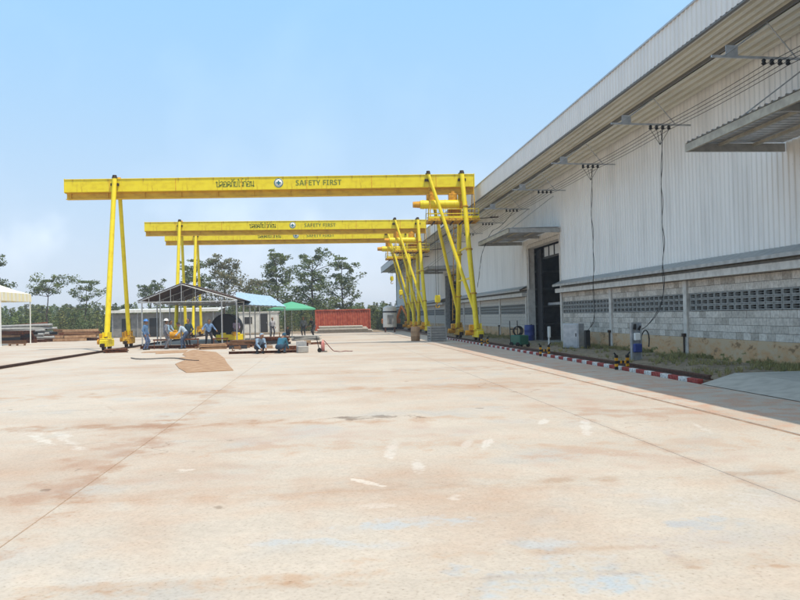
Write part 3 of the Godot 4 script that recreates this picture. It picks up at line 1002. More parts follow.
# ---------------------------------------------------------------- gantry cranes
# Thai words "safety first" drawn as strokes, each glyph about 0.6 wide and 1 high
func thai_strokes() -> Array:
	var out := []
	var x := 0.0
	var loop := func(cx, cy, r):
		var p := []
		for k in 7: p.append(Vector2(cx + r * cos(TAU * k / 6.0), cy + r * sin(TAU * k / 6.0)))
		return p
	for g in ["po", "lo", "o", "do", "pho", "han", "yo", "ai", "wo", "tho", "ko", "ek", "o", "no"]:
		var s := []
		var w := 0.62
		match g:
			"po": s = [loop.call(0.08, 0.85, 0.09), [Vector2(0.12, 0.78), Vector2(0.12, 0), Vector2(0.5, 0), Vector2(0.5, 1.25)]]
			"lo": s = [loop.call(0.12, 0.25, 0.1), [Vector2(0.04, 0.2), Vector2(0.04, 0.0)], [Vector2(0.2, 0.35), Vector2(0.45, 0.55), Vector2(0.5, 0.0)], [Vector2(0.5, 0.5), Vector2(0.5, 0.85), Vector2(0.3, 1.0), Vector2(0.05, 0.85)]]
			"o": s = [loop.call(0.12, 0.45, 0.1), [Vector2(0.04, 0.42), Vector2(0.04, 0.0), Vector2(0.5, 0.0), Vector2(0.5, 0.8), Vector2(0.3, 1.0), Vector2(0.05, 0.85)]]
			"do": s = [loop.call(0.25, 0.4, 0.1), [Vector2(0.2, 0.3), Vector2(0.05, 0.0), Vector2(0.04, 0.6), Vector2(0.15, 0.95), Vector2(0.4, 0.95), Vector2(0.5, 0.7), Vector2(0.5, 0.0)]]
			"pho": s = [loop.call(0.05, 0.12, 0.09), [Vector2(0.12, 0.1), Vector2(0.14, 0.6), Vector2(0.06, 0.75), Vector2(0.2, 0.98), Vector2(0.42, 0.95), Vector2(0.5, 0.7), Vector2(0.5, 0.0)]]
			"han":
				s = [[Vector2(-0.45, 1.35), Vector2(-0.3, 1.2), Vector2(-0.1, 1.25), Vector2(0.0, 1.45)]]
				w = 0.0
			"yo": s = [loop.call(0.1, 0.85, 0.09), [Vector2(0.08, 0.75), Vector2(0.14, 0.55), Vector2(0.04, 0.3), Vector2(0.1, 0.0), Vector2(0.5, 0.0), Vector2(0.5, 1.0)]]
			"ai":
				s = [[Vector2(0.1, 1.45), Vector2(0.02, 1.3), Vector2(0.18, 1.15), Vector2(0.18, 0.0), Vector2(0.3, 0.05)]]
				w = 0.36
			"wo":
				s = [loop.call(0.36, 0.1, 0.09), [Vector2(0.44, 0.1), Vector2(0.46, 0.75), Vector2(0.28, 1.0), Vector2(0.04, 0.85)]]
				w = 0.55
			"tho":
				s = [[Vector2(-0.4, 1.25), Vector2(-0.3, 1.2), Vector2(-0.3, 1.4), Vector2(-0.05, 1.5)]]
				w = 0.0
			"ko": s = [[Vector2(0.06, 0.0), Vector2(0.08, 0.6), Vector2(0.0, 0.75), Vector2(0.15, 0.98), Vector2(0.42, 0.95), Vector2(0.5, 0.7), Vector2(0.5, 0.0)]]
			"ek":
				s = [[Vector2(-0.15, 1.2), Vector2(-0.15, 1.45)]]
				w = 0.0
			"no": s = [loop.call(0.06, 0.85, 0.09), [Vector2(0.12, 0.8), Vector2(0.12, 0.0)], [Vector2(0.12, 0.12), Vector2(0.42, 0.2), Vector2(0.5, 0.1), Vector2(0.5, 1.0)], loop.call(0.5, 0.06, 0.08)]
		for l in s:
			var q := []
			for p in l: q.append(p + Vector2(x, 0))
			out.append(q)
		x += w
	return out

func crane(label: String, zc: float, skew: float, zf_l: Array, zf_r: Array, hook_y: float):
	var t := thing("gantry_crane", label, "gantry crane", Vector3.ZERO, 0.0, "yellow gantry cranes")
	var xc := -2.75
	var top := 9.87
	var bs := Basis(Vector3.UP, -atan(skew))
	var at := func(x, y, dz := 0.0): return Vector3(xc, y, zc) + bs * Vector3(x - xc, 0, dz)
	var xa := -14.6
	var xb := 9.06
	var st := start()
	cbox(st, at.call((xa + xb) / 2, top - 0.38), Vector3(xb - xa, 0.76, 0.62), 0.015, bs)
	for x in [xa, xb]: # end plates stand proud
		box(st, at.call(x, top - 0.39), Vector3(0.03, 0.82, 0.68), bs)
	for s in [-1, 1]:
		box(st, at.call((xa + xb) / 2, top - 0.03, s * 0.33), Vector3(xb - xa - 0.02, 0.03, 0.04), bs)
	obj("girder", st, M.yellow, t)
	for k in 6: # splice plates
		st = start()
		var sx := lerpf(xa + 2.2, xb - 2.6, k / 5.0) + 0.35
		for s in [-1, 1]:
			box(st, at.call(sx, top - 0.38, s * 0.314), Vector3(0.05, 0.70, 0.012), bs)
		box(st, at.call(sx, top - 0.772, 0), Vector3(0.05, 0.012, 0.60), bs)
		obj("weld_seam", st, M.yellow_shaded, t)
	st = start()
	box(st, at.call((xa + xb) / 2, top - 0.94), Vector3(xb - xa - 0.06, 0.36, 0.03), bs)
	box(st, at.call((xa + xb) / 2, top - 1.135), Vector3(xb - xa - 0.06, 0.035, 0.34), bs)
	box(st, at.call((xa + xb) / 2, top - 0.775), Vector3(xb - xa - 0.06, 0.03, 0.34), bs)
	for k in 12:
		box(st, at.call(lerpf(xa + 0.3, xb - 0.3, k / 11.0), top - 0.955), Vector3(0.02, 0.33, 0.30), bs)
	obj("runway_beam", st, M.yellow_shaded, t)  # its darker yellow stands in for shade from the box above
	# lettering and emblem on the face of the girder
	var zf := 0.312
	st = start()
	var sc := 0.30
	for line in thai_strokes():
		for k in line.size() - 1:
			var p: Vector2 = line[k]
			var q: Vector2 = line[k + 1]
			var a: Vector3 = at.call(-5.95 + p.x * sc * 1.12, top - 0.56 + p.y * sc, zf + 0.002)
			var c: Vector3 = at.call(-5.95 + q.x * sc * 1.12, top - 0.56 + q.y * sc, zf + 0.002)
			var d := (c - a)
			var bb := Basis(d.normalized(), bs.z.cross(d.normalized()).normalized(), bs.z)
			box(st, (a + c) / 2, Vector3(d.length() + 0.035, 0.045, 0.008), bb)
	tag(obj("lettering", st, M.letter, t), "faded green Thai safety slogan")
	var tm := TextMesh.new()
	var f := SystemFont.new()
	f.font_names = PackedStringArray(["Droid Sans"])
	f.font_weight = 700
	tm.font = f
	tm.text = "SAFETY FIRST"
	tm.font_size = 64
	tm.pixel_size = 0.0066
	tm.depth = 0.008
	var to := put("lettering", tm, M.letter, t, at.call(-0.05, top - 0.40, zf + 0.004))
	to.basis = bs
	tag(to, "faded green words reading SAFETY FIRST")
	st = start()
	var flat := bs * Basis(Vector3.RIGHT, PI / 2)
	lathe(st, at.call(-2.36, top - 0.38, zf), [Vector2(0, 0.012), Vector2(0.27, 0.012), Vector2(0.27, 0.0)], 24, flat)
	var em := obj("emblem", st, M.white_paint, t)
	st = start()
	lathe(st, at.call(-2.36, top - 0.38, zf + 0.012), [Vector2(0.225, 0.0), Vector2(0.225, 0.005), Vector2(0.262, 0.005), Vector2(0.262, 0.0)], 24, flat)
	box(st, at.call(-2.36, top - 0.38, zf + 0.015), Vector3(0.26, 0.085, 0.008), bs)
	box(st, at.call(-2.36, top - 0.38, zf + 0.014), Vector3(0.085, 0.26, 0.008), bs)
	obj("emblem_cross", st, M.cross, em)
	# left legs: one tube to each foot
	for s in 2:
		var dz: float = [0.40, -0.40][s]
		var head: Vector3 = at.call(-11.72, top + 0.02, dz)
		var foot := Vector3(RAIL_L, 0.80, zf_l[s])
		st = start()
		tube(st, foot, head, 0.155 if s == 0 else 0.125, 0.13 if s == 0 else 0.115, 14)
		var lg := obj("leg", st, M.yellow, t)
		st = start()
		tube(st, head + Vector3(0, -0.02, 0), head + Vector3(0, 0.16, 0), 0.16, 0.11, 10)
		box(st, at.call(-11.72, top - 0.36, dz * 0.9), Vector3(0.46, 0.14, 0.2), bs)
		obj("clamp", st, M.grease if s == 0 else M.hoist, lg)
		bogie(t, Vector3(RAIL_L, 0.11, zf_l[s]), s)
	# right legs: an upright and a raking strut to each foot
	for s in 2:
		var dz: float = [0.40, -0.40][s]
		var foot := Vector3(RAIL_R - 0.05, 0.80, zf_r[s])
		var head: Vector3 = at.call(8.32, top + 0.02, dz)
		var inner: Vector3 = at.call(6.35, top + 0.02, dz)
		st = start()
		tube(st, foot, head, 0.155, 0.13, 14)
		var lg := obj("leg", st, M.yellow, t)
		st = start()
		tube(st, head + Vector3(0, -0.02, 0), head + Vector3(0, 0.16, 0), 0.16, 0.11, 10)
		box(st, at.call(8.32, top - 0.36, dz * 0.9), Vector3(0.46, 0.14, 0.2), bs)
		obj("clamp", st, M.grease, lg)
		st = start()
		tube(st, foot.lerp(head, 0.10), inner, 0.105, 0.095, 12)
		var sr := obj("strut", st, M.yellow, t)
		st = start()
		tube(st, inner + Vector3(0, -0.02, 0), inner + Vector3(0, 0.16, 0), 0.14, 0.10, 10)
		box(st, at.call(6.35, top - 0.36, dz * 0.9), Vector3(0.42, 0.13, 0.2), bs)
		obj("clamp", st, M.grease, sr)
		bogie(t, Vector3(RAIL_R, 0.17, zf_r[s]), s)
	var fr := [Vector3(RAIL_R - 0.05, 0.8, zf_r[0]), at.call(8.32, top, 0.4)]
	var re := [Vector3(RAIL_R - 0.05, 0.8, zf_r[1]), at.call(8.32, top, -0.4)]
	for q in [0.32, 0.52]:
		st = start()
		tube(st, fr[0].lerp(fr[1], q), re[0].lerp(re[1], q), 0.06, 0.06, 10)
		obj("cross_brace", st, M.yellow, t)
	for q in [0.22, 0.5, 0.78]: # pipe flanges
		for pr2 in [fr, re]:
			st = start()
			var mid: Vector3 = pr2[0].lerp(pr2[1], q)
			var dv: Vector3 = (pr2[1] - pr2[0]).normalized()
			tube(st, mid - dv * 0.03, mid + dv * 0.03, 0.20, 0.20, 14)
			obj("flange", st, M.yellow_dirty, t)
	# service ladder on the rear leg
	st = start()
	for s in [-0.2, 0.2]:
		tube(st, re[0].lerp(re[1], 0.05) + Vector3(s - 0.1, 0, -0.28), re[0].lerp(re[1], 0.72) + Vector3(s - 0.1, 0, -0.28), 0.025, 0.025, 6)
	for k in 20:
		var p: Vector3 = re[0].lerp(re[1], lerpf(0.06, 0.71, k / 19.0)) + Vector3(-0.1, 0, -0.28)
		tube(st, p + Vector3(-0.2, 0, 0), p + Vector3(0.2, 0, 0), 0.016, 0.016, 5)
	obj("ladder", st, M.yellow_dirty, t)
	# service platform below the hoist
	var py := 7.18
	st = start()
	box(st, at.call(7.75, py, 0.0), Vector3(3.0, 0.05, 1.9), bs)
	for s in [-0.92, 0.92]: box(st, at.call(7.75, py - 0.06, s), Vector3(3.0, 0.11, 0.07), bs)
	for x in [6.3, 7.3, 8.2, 9.2]: box(st, at.call(x, py - 0.08, 0), Vector3(0.07, 0.08, 1.86), bs)
	var pf := obj("platform", st, M.yellow_dirty, t)
	for s in [-0.92, 0.92]:
		st = start()
		tube(st, at.call(6.3, py + 0.28, s), at.call(9.2, py + 0.28, s), 0.025, 0.025, 6)
		for x in [6.3, 7.25, 8.2, 9.2]:
			tube(st, at.call(x, py, s), at.call(x, py + 0.28, s), 0.02, 0.02, 6)
		tube(st, at.call(6.3, py + 0.55, s), at.call(9.2, py + 0.55, s), 0.022, 0.022, 6)
		for x in [6.3, 7.25, 8.2, 9.2]:
			tube(st, at.call(x, py + 0.28, s), at.call(x, py + 0.55, s), 0.02, 0.02, 6)
		box(st, at.call(7.75, py + 0.09, s), Vector3(2.95, 0.12, 0.012), bs)
		obj("handrail", st, M.yellow, pf)
	st = start()
	cbox(st, at.call(7.9, py + 0.38, -0.45), Vector3(0.7, 0.66, 0.3), 0.02, bs)
	obj("control_cabinet", st, M.hoist, pf)
	st = start()
	for k in 5: box(st, at.call(6.6 + k * 0.55, py - 0.16, 0.0), Vector3(0.05, 0.08, 1.8), bs)
	obj("joist", st, M.grease, pf)
	st = start()
	for x in [6.4, 9.0]:
		for s in [-0.8, 0.8]: tube(st, at.call(x, py, s), at.call(x, top - 0.75, s * 0.38), 0.03, 0.03, 6)
	obj("hanger", st, M.yellow_dirty, pf)
	# current collector reaching to the power line
	st = start()
	tube(st, at.call(9.2, py + 0.06, 0.3), at.call(10.35, py + 0.10, 0.3), 0.025, 0.025, 6)
	box(st, at.call(10.2, py + 0.12, 0.3), Vector3(0.5, 0.05, 0.10), bs)
	for k in 3: tube(st, at.call(10.0 + 0.17 * k, py + 0.12, 0.3), at.call(10.1 + 0.17 * k, py + 0.24, 0.3), 0.012, 0.012, 5)
	obj("current_collector", st, M.grease, t)
	# hoist: trolley, drum, motor
	var ho := Node3D.new()
	ho.name = "hoist"
	t.add_child(ho, true)
	for x in [6.5, 7.8]:
		st = start()
		cbox(st, at.call(x, top - 1.32, 0.0), Vector3(0.5, 0.42, 0.52), 0.02, bs)
		for s in [-1, 1]: tube(st, at.call(x, top - 1.06, s * 0.12), at.call(x, top - 1.06, s * 0.22), 0.11, 0.11, 12)
		obj("trolley", st, M.hoist, ho)
	st = start()
	tube(st, at.call(5.85, 8.10, 0.28), at.call(8.15, 8.10, 0.28), 0.25, 0.25, 18)
	for x in [6.0, 6.6, 7.3, 8.0]: tube(st, at.call(x, 8.10, 0.28), at.call(x + 0.05, 8.10, 0.28), 0.275, 0.275, 18)
	obj("drum", st, M.yellow, ho)
	st = start()
	tube(st, at.call(5.42, 8.10, 0.28), at.call(5.84, 8.10, 0.28), 0.17, 0.2, 14)
	cbox(st, at.call(8.38, 8.06, 0.22), Vector3(0.44, 0.4, 0.5), 0.03, bs)
	obj("motor", st, M.hoist, ho)
	st = start()
	for k in 7: tube(st, at.call(6.2 + 0.25 * k, 7.88, 0.28), at.call(6.15 + 0.26 * k, py + 0.06, 0.2), 0.014, 0.014, 5)
	obj("control_cables", st, M.black, ho)
	st = start()
	for s in [-0.07, 0.07]: tube(st, at.call(6.75 + s, 7.9, 0.28), at.call(6.75 + s, hook_y + 0.4, 0.28), 0.012, 0.012, 5)
	obj("rope", st, M.dark_steel, ho)
	st = start()
	cbox(st, at.call(6.75, hook_y + 0.22, 0.28), Vector3(0.3, 0.44, 0.2), 0.04, bs)
	tube(st, at.call(6.75, hook_y + 0.2, 0.12), at.call(6.75, hook_y + 0.2, 0.44), 0.17, 0.17, 14)
	obj("hook_block", st, M.yellow, ho)
	st = start()
	var hk := []
	for k in 9: hk.append(at.call(6.75 + 0.11 * cos(1.9 + k * 0.55), hook_y - 0.18 + 0.11 * sin(1.9 + k * 0.55), 0.28))
	chain(st, [at.call(6.75, hook_y, 0.28), at.call(6.75, hook_y - 0.08, 0.28)] + hk, 0.03, 7)
	obj("hook", st, M.yellow_dirty, ho)

func bogie(t: Node3D, at: Vector3, s: int):
	var st := start()
	cbox(st, at + Vector3(0, 0.36, 0), Vector3(0.36, 0.38, 1.7), 0.03)
	box(st, at + Vector3(0, 0.60, 0), Vector3(0.52, 0.05, 0.8))
	for q in [-1, 1]:
		for x in [-0.14, 0.14]:
			box(st, at + Vector3(x, 0.78, 0) + Vector3(0, 0, q * 0.22), Vector3(0.03, 0.34, 0.30))
	var bg := obj("bogie", st, M.yellow if s == 0 else M.yellow_dirty, t)
	for q in [-0.58, 0.58]:
		st = start()
		tube(st, at + Vector3(-0.07, 0.155, q), at + Vector3(0.07, 0.155, q), 0.155, 0.155, 16)
		tube(st, at + Vector3(-0.09, 0.155, q), at + Vector3(-0.06, 0.155, q), 0.19, 0.19, 16)
		obj("wheel", st, M.grease, bg)
	st = start()
	tube(st, at + Vector3(-0.18, 0.42, -0.45), at + Vector3(-0.62, 0.42, -0.45), 0.15, 0.14, 12)
	cbox(st, at + Vector3(-0.30, 0.72, -0.25), Vector3(0.28, 0.32, 0.34), 0.03)
	obj("drive_motor", st, M.hoist, bg)
	st = start()
	cbox(st, at + Vector3(0, 0.26, 0.95), Vector3(0.22, 0.2, 0.2), 0.03)
	obj("buffer", st, M.grease, bg)

func build_cranes():
	crane("large yellow gantry crane nearest the camera, longest in view", -47.1, 0.055, [-45.15, -50.15], [-44.05, -50.3], 2.35)
	crane("yellow gantry crane in the middle, behind the front one", -68.6, 0.0, [-65.9, -70.6], [-65.6, -70.8], 3.4)
	crane("farthest yellow gantry crane, half hidden behind the middle one", -77.2, 0.0, [-74.6, -79.4], [-74.6, -79.4], 5.0)

# ---------------------------------------------------------------- sheds beyond the cranes
func build_sheds():
	# open work shed with a gable roof
	var t := thing("open_shed", "open sided work shed with brown gabled sheet roof on thin posts", "shed")
	var zn := -53.0
	var zf := -67.0
	var xl := -11.8
	var xr := -5.5
	var xm := -9.05
	for s in 2:
		var xe: float = [xl - 0.1, xr + 0.1][s]
		for k in 7:
			var st := start()
			var a := lerpf(zn, zf, k / 7.0) + 0.02
			var b := lerpf(zn, zf, (k + 1) / 7.0)
			var lift := 0.006 * (k % 2)
			var n := 8
			for j in n:
				var z0 := lerpf(a, b, float(j) / n)
				var z1 := lerpf(a, b, (j + 0.5) / n)
				var z2 := lerpf(a, b, (j + 1.0) / n)
				for q in [[z0, 0.0, z1, 0.03], [z1, 0.03, z2, 0.0]]:
					quad(st, Vector3(xe, 2.92 + lift + q[1], q[0]), Vector3(xm, 4.05 + lift + q[1], q[0]), Vector3(xm, 4.05 + lift + q[3], q[2]), Vector3(xe, 2.92 + lift + q[3], q[2]))
			obj("roof_sheet", st, M.brown_sheet, t)
	for k in 4:
		var z := lerpf(zn + 0.1, zf - 0.1, k / 3.0)
		var st := start()
		tube(st, Vector3(xl, 2.86, z), Vector3(xm, 3.95, z), 0.04, 0.04, 6)
		tube(st, Vector3(xr, 2.86, z), Vector3(xm, 3.95, z), 0.04, 0.04, 6)
		tube(st, Vector3(xl, 2.82, z), Vector3(xr, 2.82, z), 0.045, 0.045, 6)
		for q in [0.25, 0.5, 0.75]:
			var x := lerpf(xl, xm, q)
			tube(st, Vector3(x, 2.8, z), Vector3(x, lerpf(2.86, 3.95, q), z), 0.025, 0.025, 6)
			x = lerpf(xr, xm, q)
			tube(st, Vector3(x, 2.8, z), Vector3(x, lerpf(2.86, 3.95, q), z), 0.025, 0.025, 6)
		tube(st, Vector3(xm, 2.8, z), Vector3(xm, 3.95, z), 0.03, 0.03, 6)
		obj("truss", st, M.galv, t)
		for x in [xl + 0.25, xl + 1.4, xr - 1.0, xr - 0.05]:
			if k in [1, 2] and x in [xl + 1.4, xr - 1.0]: continue
			st = start()
			tube(st, Vector3(x, 0, z), Vector3(x, 2.86, z), 0.045, 0.045, 8)
			box(st, Vector3(x, 0.01, z), Vector3(0.2, 0.016, 0.2))
			obj("post", st, M.galv, t)
	# lean-to with a blue sheet roof that slopes towards the yard
	t = thing("blue_lean_to", "low lean-to with pale blue sheet roof beside the brown shed", "shelter")
	var low := [Vector3(-6.4, 2.72, -60.5), Vector3(-2.7, 2.50, -60.5)]
	var high := [Vector3(-7.0, 3.82, -66.5), Vector3(-4.2, 3.45, -66.5)]
	for k in 4:
		var st := start()
		var n := 6
		for j in n:
			var f0 := (k + float(j) / n) / 4.0
			var f1 := (k + (j + 1.0) / n) / 4.0
			var u0 := 0.025 if j % 2 else 0.0
			var u1 := 0.0 if j % 2 else 0.025
			quad(st, low[0].lerp(low[1], f0) + Vector3(0, u0, 0), high[0].lerp(high[1], f0) + Vector3(0, u0, 0), high[0].lerp(high[1], f1) + Vector3(0, u1, 0), low[0].lerp(low[1], f1) + Vector3(0, u1, 0))
		obj("roof_sheet", st, M.blue_sheet, t)
	for p in [low[0], low[1], high[0], high[1], low[0].lerp(low[1], 0.5), low[0].lerp(low[1], 0.25)]:
		var st := start()
		tube(st, Vector3(p.x + (0.1 if p.x < -5 else -0.1), 0, p.z - 0.1), Vector3(p.x + (0.1 if p.x < -5 else -0.1), p.y - 0.02, p.z - 0.1), 0.04, 0.04, 6)
		obj("post", st, M.galv, t)
	var bm := start()
	tube(bm, low[0] + Vector3(0, -0.06, -0.1), low[1] + Vector3(0, -0.06, -0.1), 0.04, 0.04, 6)
	tube(bm, high[0] + Vector3(0, -0.06, -0.1), high[1] + Vector3(0, -0.06, -0.1), 0.04, 0.04, 6)
	obj("beam", bm, M.galv, t)
	# long low store with a white roof
	t = thing("low_store", "long low grey store with flat white roof behind the crane legs", "building")
	var st := start()
	box(st, Vector3(-16.4, 1.2, -88.0), Vector3(10.6, 2.4, 5.6))
	obj("wall", st, M.grey_wall, t)
	st = start()
	quad(st, Vector3(-22.0, 2.52, -84.6), Vector3(-10.8, 2.52, -84.6), Vector3(-10.8, 2.98, -91.2), Vector3(-22.0, 2.98, -91.2))
	box(st, Vector3(-16.4, 2.62, -84.7), Vector3(11.3, 0.30, 0.05))
	obj("roof", st, M.white_roof, t)
	for x in [-21.5, -19.0, -16.5, -14.0, -11.3]:
		st = start()
		tube(st, Vector3(x, 0, -84.9), Vector3(x, 2.5, -84.9), 0.05, 0.05, 6)
		obj("post", st, M.galv, t)
	for x in [-20.2, -17.4]:
		st = start()
		box(st, Vector3(x, 0.95, -85.17), Vector3(0.9, 1.9, 0.06))
		obj("door", st, M.dark_steel, t)
	# white site cabin
	t = thing("site_cabin", "white site cabin with a dark doorway behind the green parasol", "cabin", Vector3(-6.6, 0, -84.0))
	st = start()
	cbox(st, Vector3(0, 1.2, -1.2), Vector3(4.0, 2.1, 2.4), 0.03)
	obj("wall", st, M.white_roof, t)
	st = start()
	box(st, Vector3(0, 2.29, -1.2), Vector3(4.2, 0.10, 2.6))
	obj("roof", st, M.white_roof, t)
	st = start()
	box(st, Vector3(0.55, 1.15, 0.01), Vector3(0.8, 1.9, 0.05))
	var dr := obj("door", st, M.dark_steel, t)
	st = start()
	tube(st, Vector3(0.85, 1.1, 0.05), Vector3(0.85, 1.25, 0.05), 0.02, 0.02, 6)
	obj("handle", st, M.galv, dr)
	st = start()
	box(st, Vector3(-1.1, 1.45, 0.01), Vector3(0.9, 0.7, 0.04))
	obj("window", st, M.dark_steel, t)
	# rolled steel ring standing under the shed
	st = start()
	var pts := 28
	st.set_smooth_group(0)
	for r in [1.02, 0.99]:
		for k in pts:
			var a0 := TAU * k / pts
			var a1 := TAU * (k + 1) / pts
			quad(st, Vector3(r * cos(a0), 1.02 + r * sin(a0), 0), Vector3(r * cos(a1), 1.02 + r * sin(a1), 0), Vector3(r * cos(a1), 1.02 + r * sin(a1), -3.0), Vector3(r * cos(a0), 1.02 + r * sin(a0), -3.0))
	st.set_smooth_group(-1)
	for z in [-0.35]:
		for k in pts:
			var a0 := TAU * k / pts
			var a1 := TAU * (k + 1) / pts
			tri(st, Vector3(0, 1.02, z), Vector3(1.0 * cos(a0), 1.02 + 1.0 * sin(a0), z), Vector3(1.0 * cos(a1), 1.02 + 1.0 * sin(a1), z))
	var tk := obj("steel_tank", st, M.dark_steel, self, Vector3(-7.15, 0, -60.0))
	tag(tk, "large dark round steel tank lying under the open shed", "tank")
	# shipping container
	t = thing("shipping_container", "faded red corrugated shipping container before the tree line", "container", Vector3(2.25, 0.12, -88.0))
	st = start()
	var nz := 22
	for k in nz:
		var x0 := lerpf(-2.95, 2.95, float(k) / nz)
		var p := 5.9 / nz
		var pr := [Vector2(x0, 0), Vector2(x0 + p * 0.35, 0), Vector2(x0 + p * 0.5, -0.05), Vector2(x0 + p * 0.85, -0.05), Vector2(x0 + p, 0)]
		for j in 4: quad(st, Vector3(pr[j].x, 0.1, pr[j].y), Vector3(pr[j].x, 2.2, pr[j].y), Vector3(pr[j + 1].x, 2.2, pr[j + 1].y), Vector3(pr[j + 1].x, 0.1, pr[j + 1].y))
	box(st, Vector3(0, 1.15, -2.3), Vector3(5.9, 2.1, 0.05))
	box(st, Vector3(0, 2.22, -1.2), Vector3(5.9, 0.03, 2.3))
	for x in [-2.97, 2.97]: box(st, Vector3(x, 1.15, -1.2), Vector3(0.04, 2.1, 2.3))
	obj("body", st, M.red_steel, t)
	st = start()
	for x in [-2.97, 2.97]:
		for z in [0.02, -2.34]: box(st, Vector3(x, 1.17, z), Vector3(0.13, 2.3, 0.13))
	for y in [0.07, 2.26]:
		box(st, Vector3(0, y, 0.03), Vector3(5.8, 0.12, 0.10))
		box(st, Vector3(0, y, -2.35), Vector3(5.8, 0.12, 0.10))
	obj("frame", st, M.red_steel, t)
	# stacked concrete planks before it
	for k in 5:
		st = start()
		cbox(st, Vector3(2.3 + 0.15 * (k % 2) - 0.1 * k, 0.07 + 0.155 * k * 0.9, -84.5 + 0.1 * (k % 3)), Vector3(6.0 - 0.35 * k, 0.125, 1.1), 0.02)
		tag(obj("concrete_plank", st, M.beam_conc, self), "pale concrete plank in the stack before the red container, %s from the ground" % ["lowest", "second", "third", "fourth", "topmost"][k], "plank", "concrete planks before the container")

# ---------------------------------------------------------------- things in the yard
func build_yard_things():
	# white party tent at the left edge
	var t := thing("canopy_tent", "white and cream striped canopy tent on thin poles", "tent", Vector3(-26.05, 0, -63.2))
	var hw := 3.0
	var ey := 3.95
	var py := 5.35
	var st := start()
	var n := 8
	for side in 4:
		var b := Basis(Vector3.UP, side * PI / 2)
		for k in n:
			var f0 := lerpf(-1, 1, float(k) / n)
			var f1 := lerpf(-1, 1, (k + 1.0) / n)
			for j in 4:
				var g0 := j / 4.0
				var g1 := (j + 1) / 4.0
				var y0 := lerpf(ey, py, pow(g0, 1.25))
				var y1 := lerpf(ey, py, pow(g1, 1.25))
				quad(st, b * Vector3(f0 * hw * (1 - g0), y0, hw * (1 - g0)), b * Vector3(f0 * hw * (1 - g1), y1, hw * (1 - g1)), b * Vector3(f1 * hw * (1 - g1), y1, hw * (1 - g1)), b * Vector3(f1 * hw * (1 - g0), y0, hw * (1 - g0)))
	obj("roof_cloth", st, M.tent, t)
	for side in 4:
		var b := Basis(Vector3.UP, side * PI / 2)
		for col in 2:
			st = start()
			for k in range(col, 16, 2):
				var f0 := lerpf(-1, 1, k / 16.0)
				var f1 := lerpf(-1, 1, (k + 1) / 16.0)
				var w0 := 0.03 * sin(k * 2.1)
				var w1 := 0.03 * sin((k + 1) * 2.1)
				quad(st, b * Vector3(f0 * hw, ey, hw), b * Vector3(f1 * hw, ey, hw), b * Vector3(f1 * hw, ey - 0.62, hw + 0.02 + w1), b * Vector3(f0 * hw, ey - 0.62, hw + 0.02 + w0))
			obj("valance", st, [M.tent, M.tent_stripe][col], t)
	for x in [-1, 0, 1]:
		for z in [-1, 1]:
			st = start()
			tube(st, Vector3(x * (hw - 0.05), 0, z * (hw - 0.05)), Vector3(x * (hw - 0.05), ey, z * (hw - 0.05)), 0.045, 0.045, 8)
			box(st, Vector3(x * (hw - 0.05), 0.01, z * (hw - 0.05)), Vector3(0.22, 0.016, 0.22))
			obj("pole", st, M.white_paint, t)
	# green parasol
	t = thing("green_parasol", "wide green parasol shading people near the red container", "parasol", Vector3(-2.5, 0, -66.5))
	st = start()
	for k in 8:
		var a0 := TAU * k / 8 + 0.2
		var a1 := TAU * (k + 1) / 8 + 0.2
		var e0 := Vector3(cos(a0) * 2.0, 2.38, sin(a0) * 2.0)
		var e1 := Vector3(cos(a1) * 2.0, 2.38, sin(a1) * 2.0)
		var m0 := Vector3(cos(a0) * 1.0, 2.72, sin(a0) * 1.0)
		var m1 := Vector3(cos(a1) * 1.0, 2.72, sin(a1) * 1.0)
		quad(st, e0, m0, m1, e1)
		tri(st, m0, Vector3(0, 2.98, 0), m1)
		quad(st, e0, e1, e1 + Vector3(0, -0.12, 0), e0 + Vector3(0, -0.12, 0))
	obj("parasol_cover", st, M.green_cloth, t)
	st = start()
	tube(st, Vector3(0, 0, 0), Vector3(0, 3.08, 0), 0.03, 0.025, 8)
	lathe(st, Vector3.ZERO, [Vector2(0, 0.12), Vector2(0.28, 0.10), Vector2(0.32, 0.0)], 12)
	obj("pole", st, M.galv, t)
	st = start()
	for k in 8:
		var a := TAU * k / 8 + 0.2
		tube(st, Vector3(0, 2.9, 0), Vector3(cos(a) * 1.95, 2.36, sin(a) * 1.95), 0.012, 0.012, 5)
	obj("ribs", st, M.galv, t)
	# white silo-like tank
	t = thing("white_tank", "white upright tank with a grey band on a steel stand", "tank", Vector3(6.65, 0, -79.0))
	st = start()
	lathe(st, Vector3(0, 0.5, 0), [Vector2(0, 0), Vector2(0.66, 0.0), Vector2(0.68, 0.04), Vector2(0.68, 1.85), Vector2(0.62, 2.0), Vector2(0.4, 2.1), Vector2(0, 2.14)], 24)
	obj("shell", st, M.white_roof, t)
	st = start()
	lathe(st, Vector3(0, 1.95, 0), [Vector2(0.68, 0), Vector2(0.71, 0.01), Vector2(0.71, 0.14), Vector2(0.68, 0.15)], 24)
	obj("band", st, M.dark_steel, t)
	st = start()
	box(st, Vector3(0, 1.25, 0.67), Vector3(0.6, 0.9, 0.06))
	obj("panel", st, M.grey_wall, t)
	st = start()
	for a in 4: tube(st, Vector3(cos(a * PI / 2 + 0.8) * 0.65, 0, sin(a * PI / 2 + 0.8) * 0.65), Vector3(cos(a * PI / 2 + 0.8) * 0.65, 0.52, sin(a * PI / 2 + 0.8) * 0.65), 0.05, 0.05, 6)
	obj("stand", st, M.rust, t)
	# small excavator beyond the tank
	t = thing("excavator", "small orange excavator parked beyond the white tank", "excavator", Vector3(8.1, 0, -92.0), 0.5)
	st = start()
	for s in [-0.7, 0.7]:
		cbox(st, Vector3(s, 0.32, 0), Vector3(0.4, 0.62, 2.4), 0.2)
